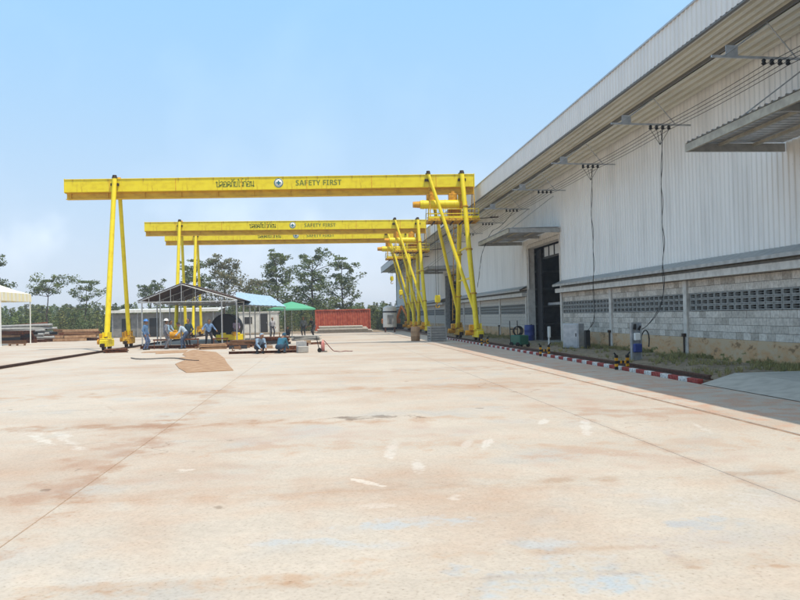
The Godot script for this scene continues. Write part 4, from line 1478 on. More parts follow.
	obj("track", st, M.rubber, t)
	st = start()
	cbox(st, Vector3(0, 1.0, -0.4), Vector3(1.6, 0.6, 1.8), 0.1)
	obj("body", st, M.orange, t)
	st = start()
	cbox(st, Vector3(-0.4, 1.75, 0.2), Vector3(0.75, 1.0, 0.9), 0.08)
	obj("cab", st, M.dark_steel, t)
	st = start()
	tube(st, Vector3(0.2, 1.1, 0.5), Vector3(0.2, 2.7, 1.5), 0.17, 0.14, 8)
	tube(st, Vector3(0.2, 2.7, 1.5), Vector3(0.2, 1.3, 2.8), 0.14, 0.1, 8)
	obj("boom", st, M.orange, t)
	st = start()
	cbox(st, Vector3(0.2, 1.0, 2.75), Vector3(0.6, 0.5, 0.45), 0.06)
	obj("bucket", st, M.rust, t)
	# steel mesh crate and rusty bin near the middle of the right rail
	t = thing("steel_crate", "grey barred steel crate beside the crane rail", "crate", Vector3(7.1, 0, -49.5), 0.06)
	st = start()
	box(st, Vector3(0, 0.45, 0), Vector3(0.9, 0.78, 0.9))
	obj("load", st, M.grey_wall, t)
	for k in 6:
		st = start()
		var y := 0.08 + k * 0.16
		for z in [-0.48, 0.48]: box(st, Vector3(0, y, z), Vector3(1.0, 0.075, 0.03))
		for x in [-0.49, 0.49]: box(st, Vector3(x, y, 0), Vector3(0.03, 0.073, 0.94))
		obj("slat", st, M.steel_grey, t)
	for x in [-0.48, 0.48]:
		for z in [-0.5, 0.5]:
			st = start()
			box(st, Vector3(x, 0.47, z), Vector3(0.06, 0.94, 0.05))
			obj("post", st, M.steel_grey, t)
	st = start()
	lathe(st, Vector3.ZERO, [Vector2(0, 0.02), Vector2(0.28, 0.0), Vector2(0.29, 0.3), Vector2(0.305, 0.31), Vector2(0.29, 0.33), Vector2(0.29, 0.6), Vector2(0.305, 0.61), Vector2(0.29, 0.63), Vector2(0.29, 0.92), Vector2(0.27, 0.92), Vector2(0.26, 0.4), Vector2(0, 0.4)], 20)
	tag(obj("rusty_drum", st, M.rust_light, self, Vector3(5.85, 0, -50.4)), "rusty open steel drum left of the barred crate", "drum")
	# brown plates on the concrete
	st = start()
	plate(st, PackedVector2Array([Vector2(-7.0, -44.3), Vector2(-5.3, -40.6), Vector2(-4.1, -34.0), Vector2(-3.55, -30.2), Vector2(-2.85, -25.9), Vector2(-4.25, -25.5), Vector2(-4.9, -27.9), Vector2(-5.5, -30.6), Vector2(-5.6, -33.6), Vector2(-6.2, -35.2), Vector2(-6.05, -36.4), Vector2(-6.6, -38.6), Vector2(-6.9, -41.0)]), 0.002, 0.022)
	tag(obj("rusty_plate", st, M.rust_light, self), "large tan rusted steel sheet lying on the concrete before the workers", "steel sheet")
	st = start()
	plate(st, PackedVector2Array([Vector2(-9.4, -43.6), Vector2(-7.3, -44.4), Vector2(-6.9, -41.0), Vector2(-8.2, -40.3), Vector2(-8.5, -42.0), Vector2(-9.3, -42.2)]), 0.002, 0.014)
	tag(obj("rusty_plate", st, M.rust_light, self), "smaller ragged rusted sheet left of the large tan one", "steel sheet")
	var cp := []
	for k in 16: cp.append(Vector3(lerpf(-8.4, -4.9, k / 15.0), 0.03, lerpf(-36.2, -33.0, k / 15.0) + 0.7 * sin(k * 0.55)))
	st = start()
	chain(st, cp, 0.022, 6)
	tag(obj("welding_cable", st, M.black, self), "dark cable lying on the concrete left of the tan sheet", "cable")
	# steel being worked on
	var stock := [[-10.6, -7.0, -48.0, "long dark steel channel on the ground beneath the standing workers", 0.16, 0.02], [-8.0, -5.2, -50.5, "steel channel behind the standing workers", 0.14, -0.06], [-4.4, -1.2, -38.2, "long dark steel channel the crouching workers weld", 0.10, 0.0], [-6.6, -3.9, -46.8, "rusty channel lying right of the standing workers", 0.14, 0.12]]
	for q in stock:
		st = start()
		var b := Basis(Vector3.UP, q[5])
		var c := Vector3((q[0] + q[1]) / 2, 0, q[2])
		var L: float = q[1] - q[0]
		box(st, c + Vector3(0, 0.01 + q[4] / 2, 0), Vector3(L, q[4], 0.02), b)
		for s in [0.0, 1.0]: box(st, c + Vector3(0, 0.012 + s * q[4], 0) + b * Vector3(0, 0, 0.05), Vector3(L, 0.015, 0.12), b)
		tag(obj("steel_channel", st, M.rust, self), q[3], "steel channel", "steel stock on the yard")
	for q in [[-9.3, -47.4, "steel trestle between the two left standing workers"], [-7.6, -47.4, "steel trestle left of the worker with outstretched arms"], [-5.9, -47.2, "steel trestle right of the worker with outstretched arms"]]:
		t = thing("trestle", q[2], "trestle", Vector3(q[0], 0, q[1]), 0.2, "trestles among the workers")
		st = start()
		box(st, Vector3(0, 0.52, 0), Vector3(0.9, 0.08, 0.08))
		obj("top_bar", st, M.rust, t)
		for x in [-0.38, 0.38]:
			for z in [-0.22, 0.22]:
				st = start()
				tube(st, Vector3(x, 0, z), Vector3(x, 0.5, z * 0.15), 0.022, 0.022, 6)
				obj("leg", st, M.rust, t)
	# yellow machine part held between the workers
	t = thing("motor_housing", "yellow motor housing on a trestle between the standing workers", "motor", Vector3(-8.5, 0.56, -47.5))
	st = start()
	tube(st, Vector3(-0.3, 0.22, 0), Vector3(0.25, 0.22, 0), 0.2, 0.2, 16)
	obj("casing", st, M.hoist, t)
	st = start()
	cbox(st, Vector3(0, 0.02, 0), Vector3(0.5, 0.05, 0.36), 0.01)
	obj("foot", st, M.yellow_dirty, t)
	st = start()
	cbox(st, Vector3(0, 0.45, 0), Vector3(0.2, 0.12, 0.2), 0.02)
	obj("terminal_box", st, M.hoist, t)
	# spare crane carriage behind the workers
	for q in [[-6.5, -57.6, 0.3, "yellow spare crane carriage on the ground under the open shed"]]:
		t = thing("spare_carriage", q[3], "crane carriage", Vector3(q[0], 0, q[1]), q[2], "spare crane carriages")
		st = start()
		cbox(st, Vector3(0, 0.36, 0), Vector3(2.0, 0.40, 0.4), 0.03)
		for x in [-0.5, 0.5]: box(st, Vector3(x, 0.62, 0), Vector3(0.3, 0.12, 0.46))
		obj("beam", st, M.yellow, t)
		for x in [-0.75, 0.75]:
			st = start()
			tube(st, Vector3(x, 0.17, -0.1), Vector3(x, 0.17, 0.1), 0.17, 0.17, 16)
			obj("wheel", st, M.grease, t)
		st = start()
		tube(st, Vector3(0.2, 0.6, 0.0), Vector3(0.2, 0.6, 0.6), 0.15, 0.15, 12)
		obj("drive_motor", st, M.hoist, t)
	# tools near the crouching workers
	t = thing("tool_chest", "small grey tool chest with open lid right of the crouching workers", "tool chest", Vector3(-0.95, 0, -37.6), 0.3)
	st = start()
	cbox(st, Vector3(0, 0.16, 0), Vector3(0.5, 0.3, 0.3), 0.02)
	obj("body", st, M.steel_grey, t)
	st = start()
	cbox(st, Vector3(0, 0.42, -0.16), Vector3(0.5, 0.24, 0.04), 0.01)
	obj("lid", st, M.galv, t)
	t = thing("gas_trolley", "small trolley with red gas hose and pink bottle near crouching workers", "trolley", Vector3(0.0, 0, -37.8), 0.0)
	st = start()
	lathe(st, Vector3(0, 0.05, 0), [Vector2(0, 0), Vector2(0.085, 0.0), Vector2(0.085, 0.36), Vector2(0.06, 0.44), Vector2(0.025, 0.47), Vector2(0.025, 0.54), Vector2(0, 0.54)], 14)
	obj("bottle", st, plain(Color(0.85, 0.55, 0.52), 0.5), t)
	st = start()
	tube(st, Vector3(-0.16, 0.05, -0.1), Vector3(-0.3, 0.75, -0.15), 0.02, 0.02, 6)
	tube(st, Vector3(-0.16, 0.05, 0.1), Vector3(-0.3, 0.75, 0.15), 0.02, 0.02, 6)
	tube(st, Vector3(-0.3, 0.75, -0.15), Vector3(-0.3, 0.75, 0.15), 0.02, 0.02, 6)
	box(st, Vector3(0.0, 0.04, 0), Vector3(0.4, 0.02, 0.34))
	obj("frame", st, M.dark_steel, t)
	for z in [-0.2, 0.2]:
		st = start()
		tube(st, Vector3(-0.16, 0.1, z - 0.02), Vector3(-0.16, 0.1, z + 0.02), 0.1, 0.1, 14)
		obj("wheel", st, M.rubber, t)
	st = start()
	cp = []
	for k in 20: cp.append(Vector3(0.05 + k * 0.07, maxf(0.02, 0.55 - k * 0.08) + 0.01 * sin(k), 0.1 + 0.12 * sin(k * 0.7)))
	chain(st, cp, 0.018, 6)
	obj("hose", st, plain(Color(0.45, 0.12, 0.10), 0.6), t)
	st = start()
	tube(st, Vector3(-2.05, 0, -38.6), Vector3(-2.05, 0.95, -38.6), 0.025, 0.025, 8)
	box(st, Vector3(-2.05, 0.012, -38.6), Vector3(0.3, 0.02, 0.3))
	tag(obj("marker_post", st, M.wood, self), "thin upright post on a base plate behind the crouching workers", "post")
	# low heaps of offcuts between the work places
	for k in 46:
		var x := rng.randf_range(-7.5, 0.6)
		var z := rng.randf_range(-52, -41.5)
		if Vector2(x + 6.83, z + 48.8).length() < 0.6 or (x < -5.0 and z > -45.0): continue
		st = start()
		var b := Basis(Vector3.UP, rng.randf() * TAU)
		var L := rng.randf_range(0.3, 1.3)
		var w := rng.randf_range(0.06, 0.3)
		var h := rng.randf_range(0.03, 0.22)
		box(st, Vector3(0, 0.004 + h / 2, 0), Vector3(L, h, 0.015), b)
		box(st, Vector3(0, 0.012, 0) + b * Vector3(0, 0, w / 2), Vector3(L, 0.015, w), b)
		var mk := rng.randi() % 4
		var side: String = "near the standing workers" if x < -4.6 else ("behind the crouching workers" if x < -1.8 else "right of the crouching workers")
		var o := obj("steel_offcut", st, [M.rust, M.rust_light, M.dark_steel, M.wood][mk], self, Vector3(x, 0, z))
		tag(o, "%s angle offcut lying on the yard %s" % [["dark rusty", "tan rusted", "dark grey steel", "wooden"][mk], side], "offcut", "%s offcuts %s" % [["rusty", "tan", "grey", "wooden"][mk], side])
	# sheets and planks stacked by the work places
	var stacks := [[-6.1, -45.4, 1.6, 1.1, 4, 0.15, M.rust_light, "flat_sheet", "rusted flat sheet in the low stack behind the large tan sheet"], [-4.6, -49.6, 2.2, 1.0, 5, -0.1, M.wood, "plank_panel", "wooden panel in the stack right of the worker with outstretched arms"], [-10.9, -43.6, 1.2, 0.9, 3, 0.4, M.rust, "flat_sheet", "dark rusted sheet in the stack in front of the left crane leg"], [-3.3, -53.5, 2.4, 1.2, 6, 0.05, M.rust, "flat_sheet", "dark rusted sheet in the stack under the blue lean-to"], [-1.2, -58.0, 2.0, 1.2, 5, 0.2, M.steel_grey, "flat_sheet", "grey sheet in the stack before the green parasol"]]
	for q in stacks:
		for k in q[4]:
			st = start()
			cbox(st, Vector3(0, 0.035 + k * 0.07, 0), Vector3(q[2] * rng.randf_range(0.85, 1.05), 0.05, q[3] * rng.randf_range(0.8, 1.1)), 0.008, Basis(Vector3.UP, q[5] + rng.randf_range(-0.15, 0.15)))
			var at_word: String = "lowest" if k == 0 else ("topmost" if k == q[4] - 1 else ["", "second", "third", "fourth", "fifth"][k])
			tag(obj(q[7], st, q[6], self, Vector3(q[0], 0, q[1])), "%s, %s" % [q[8], at_word], "sheet" if q[7] == "flat_sheet" else "panel", "stacked sheets and panels")
	# scrap and stock piles at the left
	var piles := [[-27.0, -69.5, 5.6, 7, 4, M.rust, "rusty beam"], [-26.8, -73.5, 6.4, 7, 6, M.steel_grey, "steel pipe"], [-21.6, -73.0, 3.2, 5, 4, M.wood, "brown timber"], [-23.8, -76.5, 3.6, 5, 3, M.rust, "rusty beam"]]
	var pn := 0
	for q in piles:
		var where: String = ["under the white tent", "behind the white tent", "at the right end of the scrap yard", "behind the brown timbers"][pn]
		pn += 1
		for lvl in q[4]:
			for k in q[3] - lvl:
				st = start()
				var L: float = q[2] * rng.randf_range(0.8, 1.05)
				var y: float = 0.12 + lvl * 0.26
				var z: float = q[1] + (k - q[3] / 2.0 + lvl * 0.5) * 0.34
				var b := Basis(Vector3.UP, rng.randf_range(-0.16, 0.16)) * Basis(Vector3.FORWARD, rng.randf_range(-0.02, 0.02) * lvl)
				var c := Vector3(q[0] + rng.randf_range(-0.7, 0.7), y, z)
				if q[6] == "steel pipe": tube(st, c - b.x * L / 2, c + b.x * L / 2, 0.125, 0.125, 10)
				elif q[6] == "brown timber": cbox(st, c, Vector3(L, 0.22, 0.24), 0.015, b)
				else:
					box(st, c, Vector3(L, 0.22, 0.02), b)
					for s in [-1, 1]: box(st, c + Vector3(0, s * 0.115, 0), Vector3(L, 0.015, 0.18), b)
				var side := "at the foot" if lvl == 0 else ("on top" if lvl == q[4] - 1 else "in the middle")
				var pm: Material = q[5] if rng.randf() < 0.6 else [M.rust, M.rust_light, M.wood, M.dark_steel][rng.randi() % 4]
				tag(obj((q[6] as String).replace(" ", "_"), st, pm if q[6] != "brown timber" else [M.wood, M.rust, M.rust_light][rng.randi() % 3], self), "%s %s of the pile %s" % [q[6], side, where], "steel beam" if q[6] == "rusty beam" else ("pipe" if q[6] == "steel pipe" else "timber"), "%ss %s of the pile %s" % [q[6], side, where])
	# hand cart at the left edge
	t = thing("pallet", "wooden pallet standing at the foot of the tent pole", "pallet", Vector3(-22.6, 0, -62.0), 0.3)
	for k in 6:
		st = start()
		box(st, Vector3(0, 0.13, -0.5 + k * 0.2), Vector3(1.2, 0.025, 0.13))
		obj("board", st, M.wood, t)
	for x in [-0.5, 0, 0.5]:
		st = start()
		box(st, Vector3(x, 0.06, 0), Vector3(0.1, 0.114, 1.1))
		obj("bearer", st, M.wood, t)

# ---------------------------------------------------------------- things by the warehouse wall
func build_wall_things():
	# cables hanging from the power line
	for q in [[-24.2, [Vector3(10.7, 7.3, -24.2), Vector3(10.72, 6.2, -24.2), Vector3(10.70, 4.6, -24.25), Vector3(10.72, 3.2, -24.25), Vector3(10.70, 2.3, -24.3), Vector3(10.55, 1.6, -24.5), Vector3(10.3, 1.1, -24.7), Vector3(10.1, 1.0, -24.85)], "pair of black cables hanging down to the cable pedestal"], [-30.75, [Vector3(10.7, 7.3, -30.75), Vector3(10.72, 6.2, -30.8), Vector3(10.70, 4.4, -30.75), Vector3(10.72, 3.2, -30.8), Vector3(10.75, 2.2, -30.9), Vector3(10.85, 1.3, -31.4), Vector3(10.95, 0.8, -32.3)], "pair of black cables hanging down to the grey cabinet"], [-44.0, [Vector3(10.7, 7.3, -44.0), Vector3(10.2, 6.6, -44.9), Vector3(9.7, 6.2, -45.6), Vector3(9.3, 4.6, -46.4), Vector3(9.2, 3.2, -46.6)], "black cable hanging beside the front crane leg"]]:
		var st := start()
		for s in 2:
			var p := []
			var src: Array = q[1]
			var cur := Curve3D.new()
			for k in src.size():
				var tan := Vector3.ZERO
				if k > 0 and k < src.size() - 1: tan = (src[k + 1] - src[k - 1]) * 0.2
				cur.add_point(src[k], -tan, tan)
			var L := cur.get_baked_length()
			for k in 40:
				var f := k / 39.0
				p.append(cur.sample_baked(L * f) + Vector3(0.02, 0, 0.025 if s else -0.025) * (1.0 + 0.8 * sin(k * 0.9 + s * 2.0)) + Vector3(0.03 * sin(k * 0.45), 0, 0.05 * sin(k * 0.6 + q[0])))
			chain(st, p, 0.010, 5)
		for j in 4: # tails up to each wire
			if q[0] > -40: tube(st, q[1][0] + Vector3(0.0, -0.45, 0), Vector3(10.40 + 0.2 * j, 7.33, q[0]), 0.008, 0.008, 5)
		tag(obj("hanging_cable", st, M.black, self), q[2], "cable")
	# loop of slack cable by the pedestal
	var st := start()
	var lp := []
	for k in 15:
		var a := -0.5 + k * 0.2
		lp.append(Vector3(10.35 + 0.22 * cos(a), 0.55 + 0.5 * sin(a + 0.3) * 0.9, -24.9 - 0.25 * cos(a * 0.7)))
	chain(st, lp, 0.02, 6)
	tag(obj("cable_loop", st, M.black, self), "slack loop of black cable beside the cable pedestal", "cable")
	# cable pedestal
	var t := thing("cable_pedestal", "pale metal pedestal with blue socket box against the block wall", "pedestal", Vector3(10.0, 0.03, -24.8))
	st = start()
	box(st, Vector3(0, 0.62, -0.06), Vector3(0.36, 1.24, 0.03))
	box(st, Vector3(0.15, 0.62, 0), Vector3(0.05, 1.24, 0.06))
	box(st, Vector3(-0.15, 0.62, 0), Vector3(0.05, 1.24, 0.06))
	obj("back_plate", st, M.galv, t)
	st = start()
	cbox(st, Vector3(0, 0.42, 0.08), Vector3(0.26, 0.28, 0.18), 0.03)
	obj("socket_box", st, M.blue_plastic, t)
	st = start()
	cbox(st, Vector3(0, 0.78, 0.06), Vector3(0.20, 0.24, 0.14), 0.02)
	obj("switch_box", st, M.white_paint, t)
	st = start()
	tube(st, Vector3(-0.05, 1.02, 0.0), Vector3(-0.05, 1.18, 0.06), 0.05, 0.04, 8)
	tube(st, Vector3(0.08, 1.0, 0.0), Vector3(0.12, 1.12, 0.06), 0.035, 0.03, 8)
	obj("plug", st, M.black, t)
	# grey cabinet
	t = thing("grey_cabinet", "plain grey metal cabinet standing beside the big doorway", "cabinet", Vector3(10.75, 0.06, -33.6), -1.1)
	st = start()
	cbox(st, Vector3(0, 0.56, 0), Vector3(0.95, 1.04, 0.35), 0.015)
	obj("body", st, M.galv, t)
	st = start()
	cbox(st, Vector3(0, 0.58, 0.18), Vector3(0.86, 0.94, 0.02), 0.006)
	var dr := obj("door", st, M.galv, t)
	st = start()
	box(st, Vector3(0.34, 0.6, 0.2), Vector3(0.03, 0.14, 0.03))
	obj("handle", st, M.dark_steel, dr)
	st = start()
	box(st, Vector3(0, 0.02, 0), Vector3(0.9, 0.04, 0.3))
	obj("base", st, M.dark_steel, t)
	st = start()
	cbox(st, Vector3(10.95, 0.5, -32.4), Vector3(0.2, 0.75, 0.22), 0.02)
	tube(st, Vector3(10.95, 0.02, -32.4), Vector3(10.95, 0.2, -32.4), 0.03, 0.03, 6)
	tag(obj("junction_box", st, M.black, self), "black junction box right of the grey cabinet where cables end", "box")
	st = start()
	tube(st, Vector3(10.3, 0.0, -35.8), Vector3(10.3, 1.0, -35.8), 0.04, 0.04, 8)
	cbox(st, Vector3(10.3, 0.75, -35.75), Vector3(0.12, 0.5, 0.1), 0.01)
	tag(obj("white_post", st, M.white_paint, self), "short white post at the right side of the big doorway", "post")
	# welding set
	t = thing("welding_set", "green welding machine with coiled dark hoses and upright handle", "welder", Vector3(9.3, 0.03, -37.3), 0.4)
	st = start()
	cbox(st, Vector3(0, 0.34, 0), Vector3(0.55, 0.46, 0.75), 0.04)
	obj("body", st, M.green_paint, t)
	st = start()
	for x in [-0.22, 0.22]: tube(st, Vector3(x, 0.1, -0.42), Vector3(x, 1.25, -0.45), 0.022, 0.022, 8)
	tube(st, Vector3(-0.22, 0.85, -0.44), Vector3(0.22, 0.85, -0.44), 0.022, 0.022, 8)
	obj("handle_frame", st, M.dark_steel, t)
	for x in [-0.3, 0.3]:
		for z in [-0.25, 0.25]:
			st = start()
			tube(st, Vector3(x - 0.03, 0.12, z), Vector3(x + 0.03, 0.12, z), 0.12, 0.12, 14)
			obj("wheel", st, M.rubber, t)
	st = start()
	for k in 4:
		var ring := []
		for j in 17: ring.append(Vector3((0.22 + 0.015 * k) * cos(TAU * j / 16), 0.76 + (0.2 + 0.01 * k) * sin(TAU * j / 16), -0.2 + 0.05 * k))
		chain(st, ring, 0.02, 5)
	obj("hose_coil", st, M.rubber, t)
	# blue drum in the doorway
	t = thing("blue_drum", "blue plastic drum inside the big doorway by its far jamb", "drum", Vector3(11.45, 0.09, -43.6))
	st = start()
	lathe(st, Vector3.ZERO, [Vector2(0, 0.0), Vector2(0.27, 0.0), Vector2(0.29, 0.04), Vector2(0.29, 0.28), Vector2(0.305, 0.30), Vector2(0.29, 0.32), Vector2(0.29, 0.58), Vector2(0.305, 0.60), Vector2(0.29, 0.62), Vector2(0.28, 0.85), Vector2(0.26, 0.88), Vector2(0, 0.86)], 20)
	obj("shell", st, M.blue_plastic, t)
	st = start()
	tube(st, Vector3(0.1, 0.86, 0.05), Vector3(0.1, 0.91, 0.05), 0.04, 0.04, 10)
	obj("bung", st, M.black, t)
	# black and yellow stops on the kerb
	var spots := [[-21.8, "black and yellow rail stop nearest the ramp"], [-29.6, "black and yellow rail stop in front of the grey cabinet"], [-40.8, "black and yellow rail stop near the welding machine"]]
	for q in spots:
		t = thing("rail_stop", q[1], "rail stop", Vector3(8.30, 0.0, q[0]), 0.0, "stops along the kerb")
		for x in [-0.16, 0.16]:
			for k in 5:
				st = start()
				cbox(st, Vector3(x, 0.05 + k * 0.082, 0.13), Vector3(0.09, 0.08, 0.07), 0.008)
				obj("post_band", st, M.black if k % 2 == 0 else M.hoist, t)
		for k in 4:
			st = start()
			cbox(st, Vector3(-0.09 + k * 0.06, 0.22, 0.13), Vector3(0.058, 0.08, 0.065), 0.006)
			obj("bar_band", st, M.hoist if k % 2 else M.black, t)
		st = start()
		tube(st, Vector3(0.16, 0.40, 0.13), Vector3(0.24, 0.50, 0.13), 0.025, 0.02, 8)
		tube(st, Vector3(-0.16, 0.40, 0.13), Vector3(-0.22, 0.48, 0.13), 0.025, 0.02, 8)
		obj("clamp_screw", st, M.black, t)
	# weeds along the foot of the wall
	var bl := start()
	for k in 9:
		var a := k * 2.4
		var d := Vector3(cos(a), 0, sin(a))
		var h := 0.10 + 0.10 * fposmod(k * 0.37, 1.0)
		var w := d.cross(Vector3.UP) * 0.008
		var base := d * 0.025
		var mid := base + d * 0.03 + Vector3(0, h * 0.6, 0)
		quad(bl, base - w, base + w, mid + w * 0.8, mid - w * 0.8)
		tri(bl, mid - w * 0.8, mid + w * 0.8, mid + d * 0.05 + Vector3(0, h * 0.4, 0))
	bl.generate_normals()
	var mm := MultiMesh.new()
	mm.transform_format = MultiMesh.TRANSFORM_3D
	mm.use_colors = true
	mm.mesh = bl.commit()
	var pts := []
	var nz := FastNoiseLite.new()
	nz.seed = 8
	nz.frequency = 0.35
	for k in 3600:
		var z := -17.6 - 50.0 * pow(rng.randf(), 1.4)
		if in_door(z): continue
		var x := WALL - 0.05 - 2.6 * pow(rng.randf(), 2.6)
		if nz.get_noise_2d(x * 1.5, z) < -0.12 + (WALL - x) * 0.16: continue
		if x < 8.95: continue
		pts.append(Vector3(x, 0.0 + clampf((x - 8.7) * 0.05, 0, 0.14) - 0.03, z))
	mm.instance_count = pts.size()
	for k in pts.size():
		var s := rng.randf_range(0.4, 1.15)
		mm.set_instance_transform(k, Transform3D(Basis(Vector3.UP, rng.randf() * TAU).scaled(Vector3(s, s, s)), pts[k]))
		var f := rng.randf()
		mm.set_instance_color(k, Color(0.20 + 0.19 * f, 0.20 + 0.12 * f, 0.07 + 0.06 * f))
	var wm := StandardMaterial3D.new()
	wm.vertex_color_use_as_albedo = true
	wm.roughness = 0.85
	var mi := MultiMeshInstance3D.new()
	mi.name = "weeds"
	mi.multimesh = mm
	mi.material_override = wm
	add_child(mi)
	tag(mi, "short dry and green weeds along the foot of the block wall", "weeds", "", "stuff")

# ---------------------------------------------------------------- people
# smooth union of tapered bones on a grid, meshed as surface nets
func body_mesh(bones: Array, cell: float, extra: Callable) -> ArrayMesh:
	var lo := Vector3(9, 9, 9)
	var hi := -lo
	for b in bones:
		for q in [[b[0], b[2]], [b[1], b[3]]]:
			lo = lo.min(q[0] - Vector3.ONE * (q[1] + 0.08))
			hi = hi.max(q[0] + Vector3.ONE * (q[1] + 0.08))
	var nx := int((hi.x - lo.x) / cell) + 2
	var ny := int((hi.y - lo.y) / cell) + 2
	var nz := int((hi.z - lo.z) / cell) + 2
	var f := PackedFloat32Array()
	f.resize(nx * ny * nz)
	f.fill(0.5)
	var best := f.duplicate()
	var who := PackedByteArray()
	who.resize(nx * ny * nz)
	var K := 0.035
	for bi in bones.size():
		var b: Array = bones[bi]
		var a: Vector3 = b[0]
		var d: Vector3 = b[1] - a
		var dd := maxf(d.length_squared(), 1e-6)
		var m: float = maxf(b[2], b[3]) + 0.06
		var p0 := ((a.min(b[1]) - Vector3.ONE * m - lo) / cell).floor()
		var p1 := ((a.max(b[1]) + Vector3.ONE * m - lo) / cell).ceil()
		for z in range(maxi(0, int(p0.z)), mini(nz, int(p1.z))):
			for y in range(maxi(0, int(p0.y)), mini(ny, int(p1.y))):
				for x in range(maxi(0, int(p0.x)), mini(nx, int(p1.x))):
					var p := lo + Vector3(x, y, z) * cell
					var t := clampf((p - a).dot(d) / dd, 0.0, 1.0)
					var v: float = (p - a - d * t).length() - lerpf(b[2], b[3], t)
					if v > 0.06: continue
					var i := x + nx * (y + ny * z)
					if v < best[i]:
						best[i] = v
						who[i] = b[4]
					var o := f[i]
					var h := maxf(K - absf(o - v), 0.0) / K
					f[i] = minf(o, v) - h * h * K * 0.25
	var st := SurfaceTool.new()
	st.begin(Mesh.PRIMITIVE_TRIANGLES)
	st.set_smooth_group(0)
	var vid := {}
	var pos := []
	var col := []
	var offs := [0, 1, nx, nx + 1, nx * ny, nx * ny + 1, nx * ny + nx, nx * ny + nx + 1]
	for z in nz - 1:
		for y in ny - 1:
			for x in nx - 1:
				var i := x + nx * (y + ny * z)
				var s := 0
				for k in 8:
					if f[i + offs[k]] < 0: s += 1
				if s == 0 or s == 8: continue
				var sum := Vector3.ZERO
				var c := 0
				for e in EDGES:
					var va := f[i + offs[e[0]]]
					var vb := f[i + offs[e[1]]]
					if (va < 0) == (vb < 0): continue
					var t := va / (va - vb)
					sum += Vector3(e[0] & 1, (e[0] >> 1) & 1, e[0] >> 2).lerp(Vector3(e[1] & 1, (e[1] >> 1) & 1, e[1] >> 2), t)
					c += 1
				vid[i] = pos.size()
				pos.append(lo + (Vector3(x, y, z) + sum / c) * cell)
				var w := 0
				var bv := 9.0
				for k in 8:
					if best[i + offs[k]] < bv:
						bv = best[i + offs[k]]
						w = who[i + offs[k]]
				col.append(w)
	for i in vid:
		for ax in 3:
			var step: int = [1, nx, nx * ny][ax]
			var u: int = [nx, nx * ny, 1][ax]
			var v: int = [nx * ny, 1, nx][ax]
			if (f[i] < 0) == (f[i + step] < 0): continue
			if not (vid.has(i - u) and vid.has(i - v) and vid.has(i - u - v)): continue
			var q := [vid[i], vid[i - u], vid[i - u - v], vid[i - v]]
			if f[i] < 0: q = [q[3], q[2], q[1], q[0]]
			for k in [0, 1, 2, 0, 2, 3]:
				st.set_color(extra.call(col[q[k]]))
				st.add_vertex(pos[q[k]])
	return _finish(st, bones, extra)

const EDGES := [[0, 1], [2, 3], [4, 5], [6, 7], [0, 2], [1, 3], [4, 6], [5, 7], [0, 4], [1, 5], [2, 6], [3, 7]]

func _finish(st: SurfaceTool, bones: Array, extra: Callable) -> ArrayMesh:
	# fingers: five short chains rooted in each palm
	for b in bones:
		if b.size() < 6: continue
		var base: Vector3 = b[1]
		var d: Vector3 = (b[1] - b[0]).normalized()
		var side: Vector3 = b[5]
		side = (side - d * side.dot(d)).normalized()
		var nrm := d.cross(side)
		st.set_color(extra.call(2))
		for k in 4:
			var r := base + side * (-0.027 + 0.018 * k) - d * 0.01
			var L: float = [0.062, 0.075, 0.070, 0.055][k]
			var m := r + d * L * 0.55 + nrm * 0.008
			tube(st, r, m, 0.009, 0.0085, 6)
			tube(st, m, m + d * L * 0.4 + nrm * 0.026, 0.0085, 0.007, 6)
		var th := base - side * 0.036 - d * 0.05
		tube(st, th, th - side * 0.022 + d * 0.035, 0.010, 0.009, 6)
		tube(st, th - side * 0.022 + d * 0.035, th - side * 0.018 + d * 0.062 + nrm * 0.01, 0.009, 0.0075, 6)
	st.generate_normals()
	return st.commit()

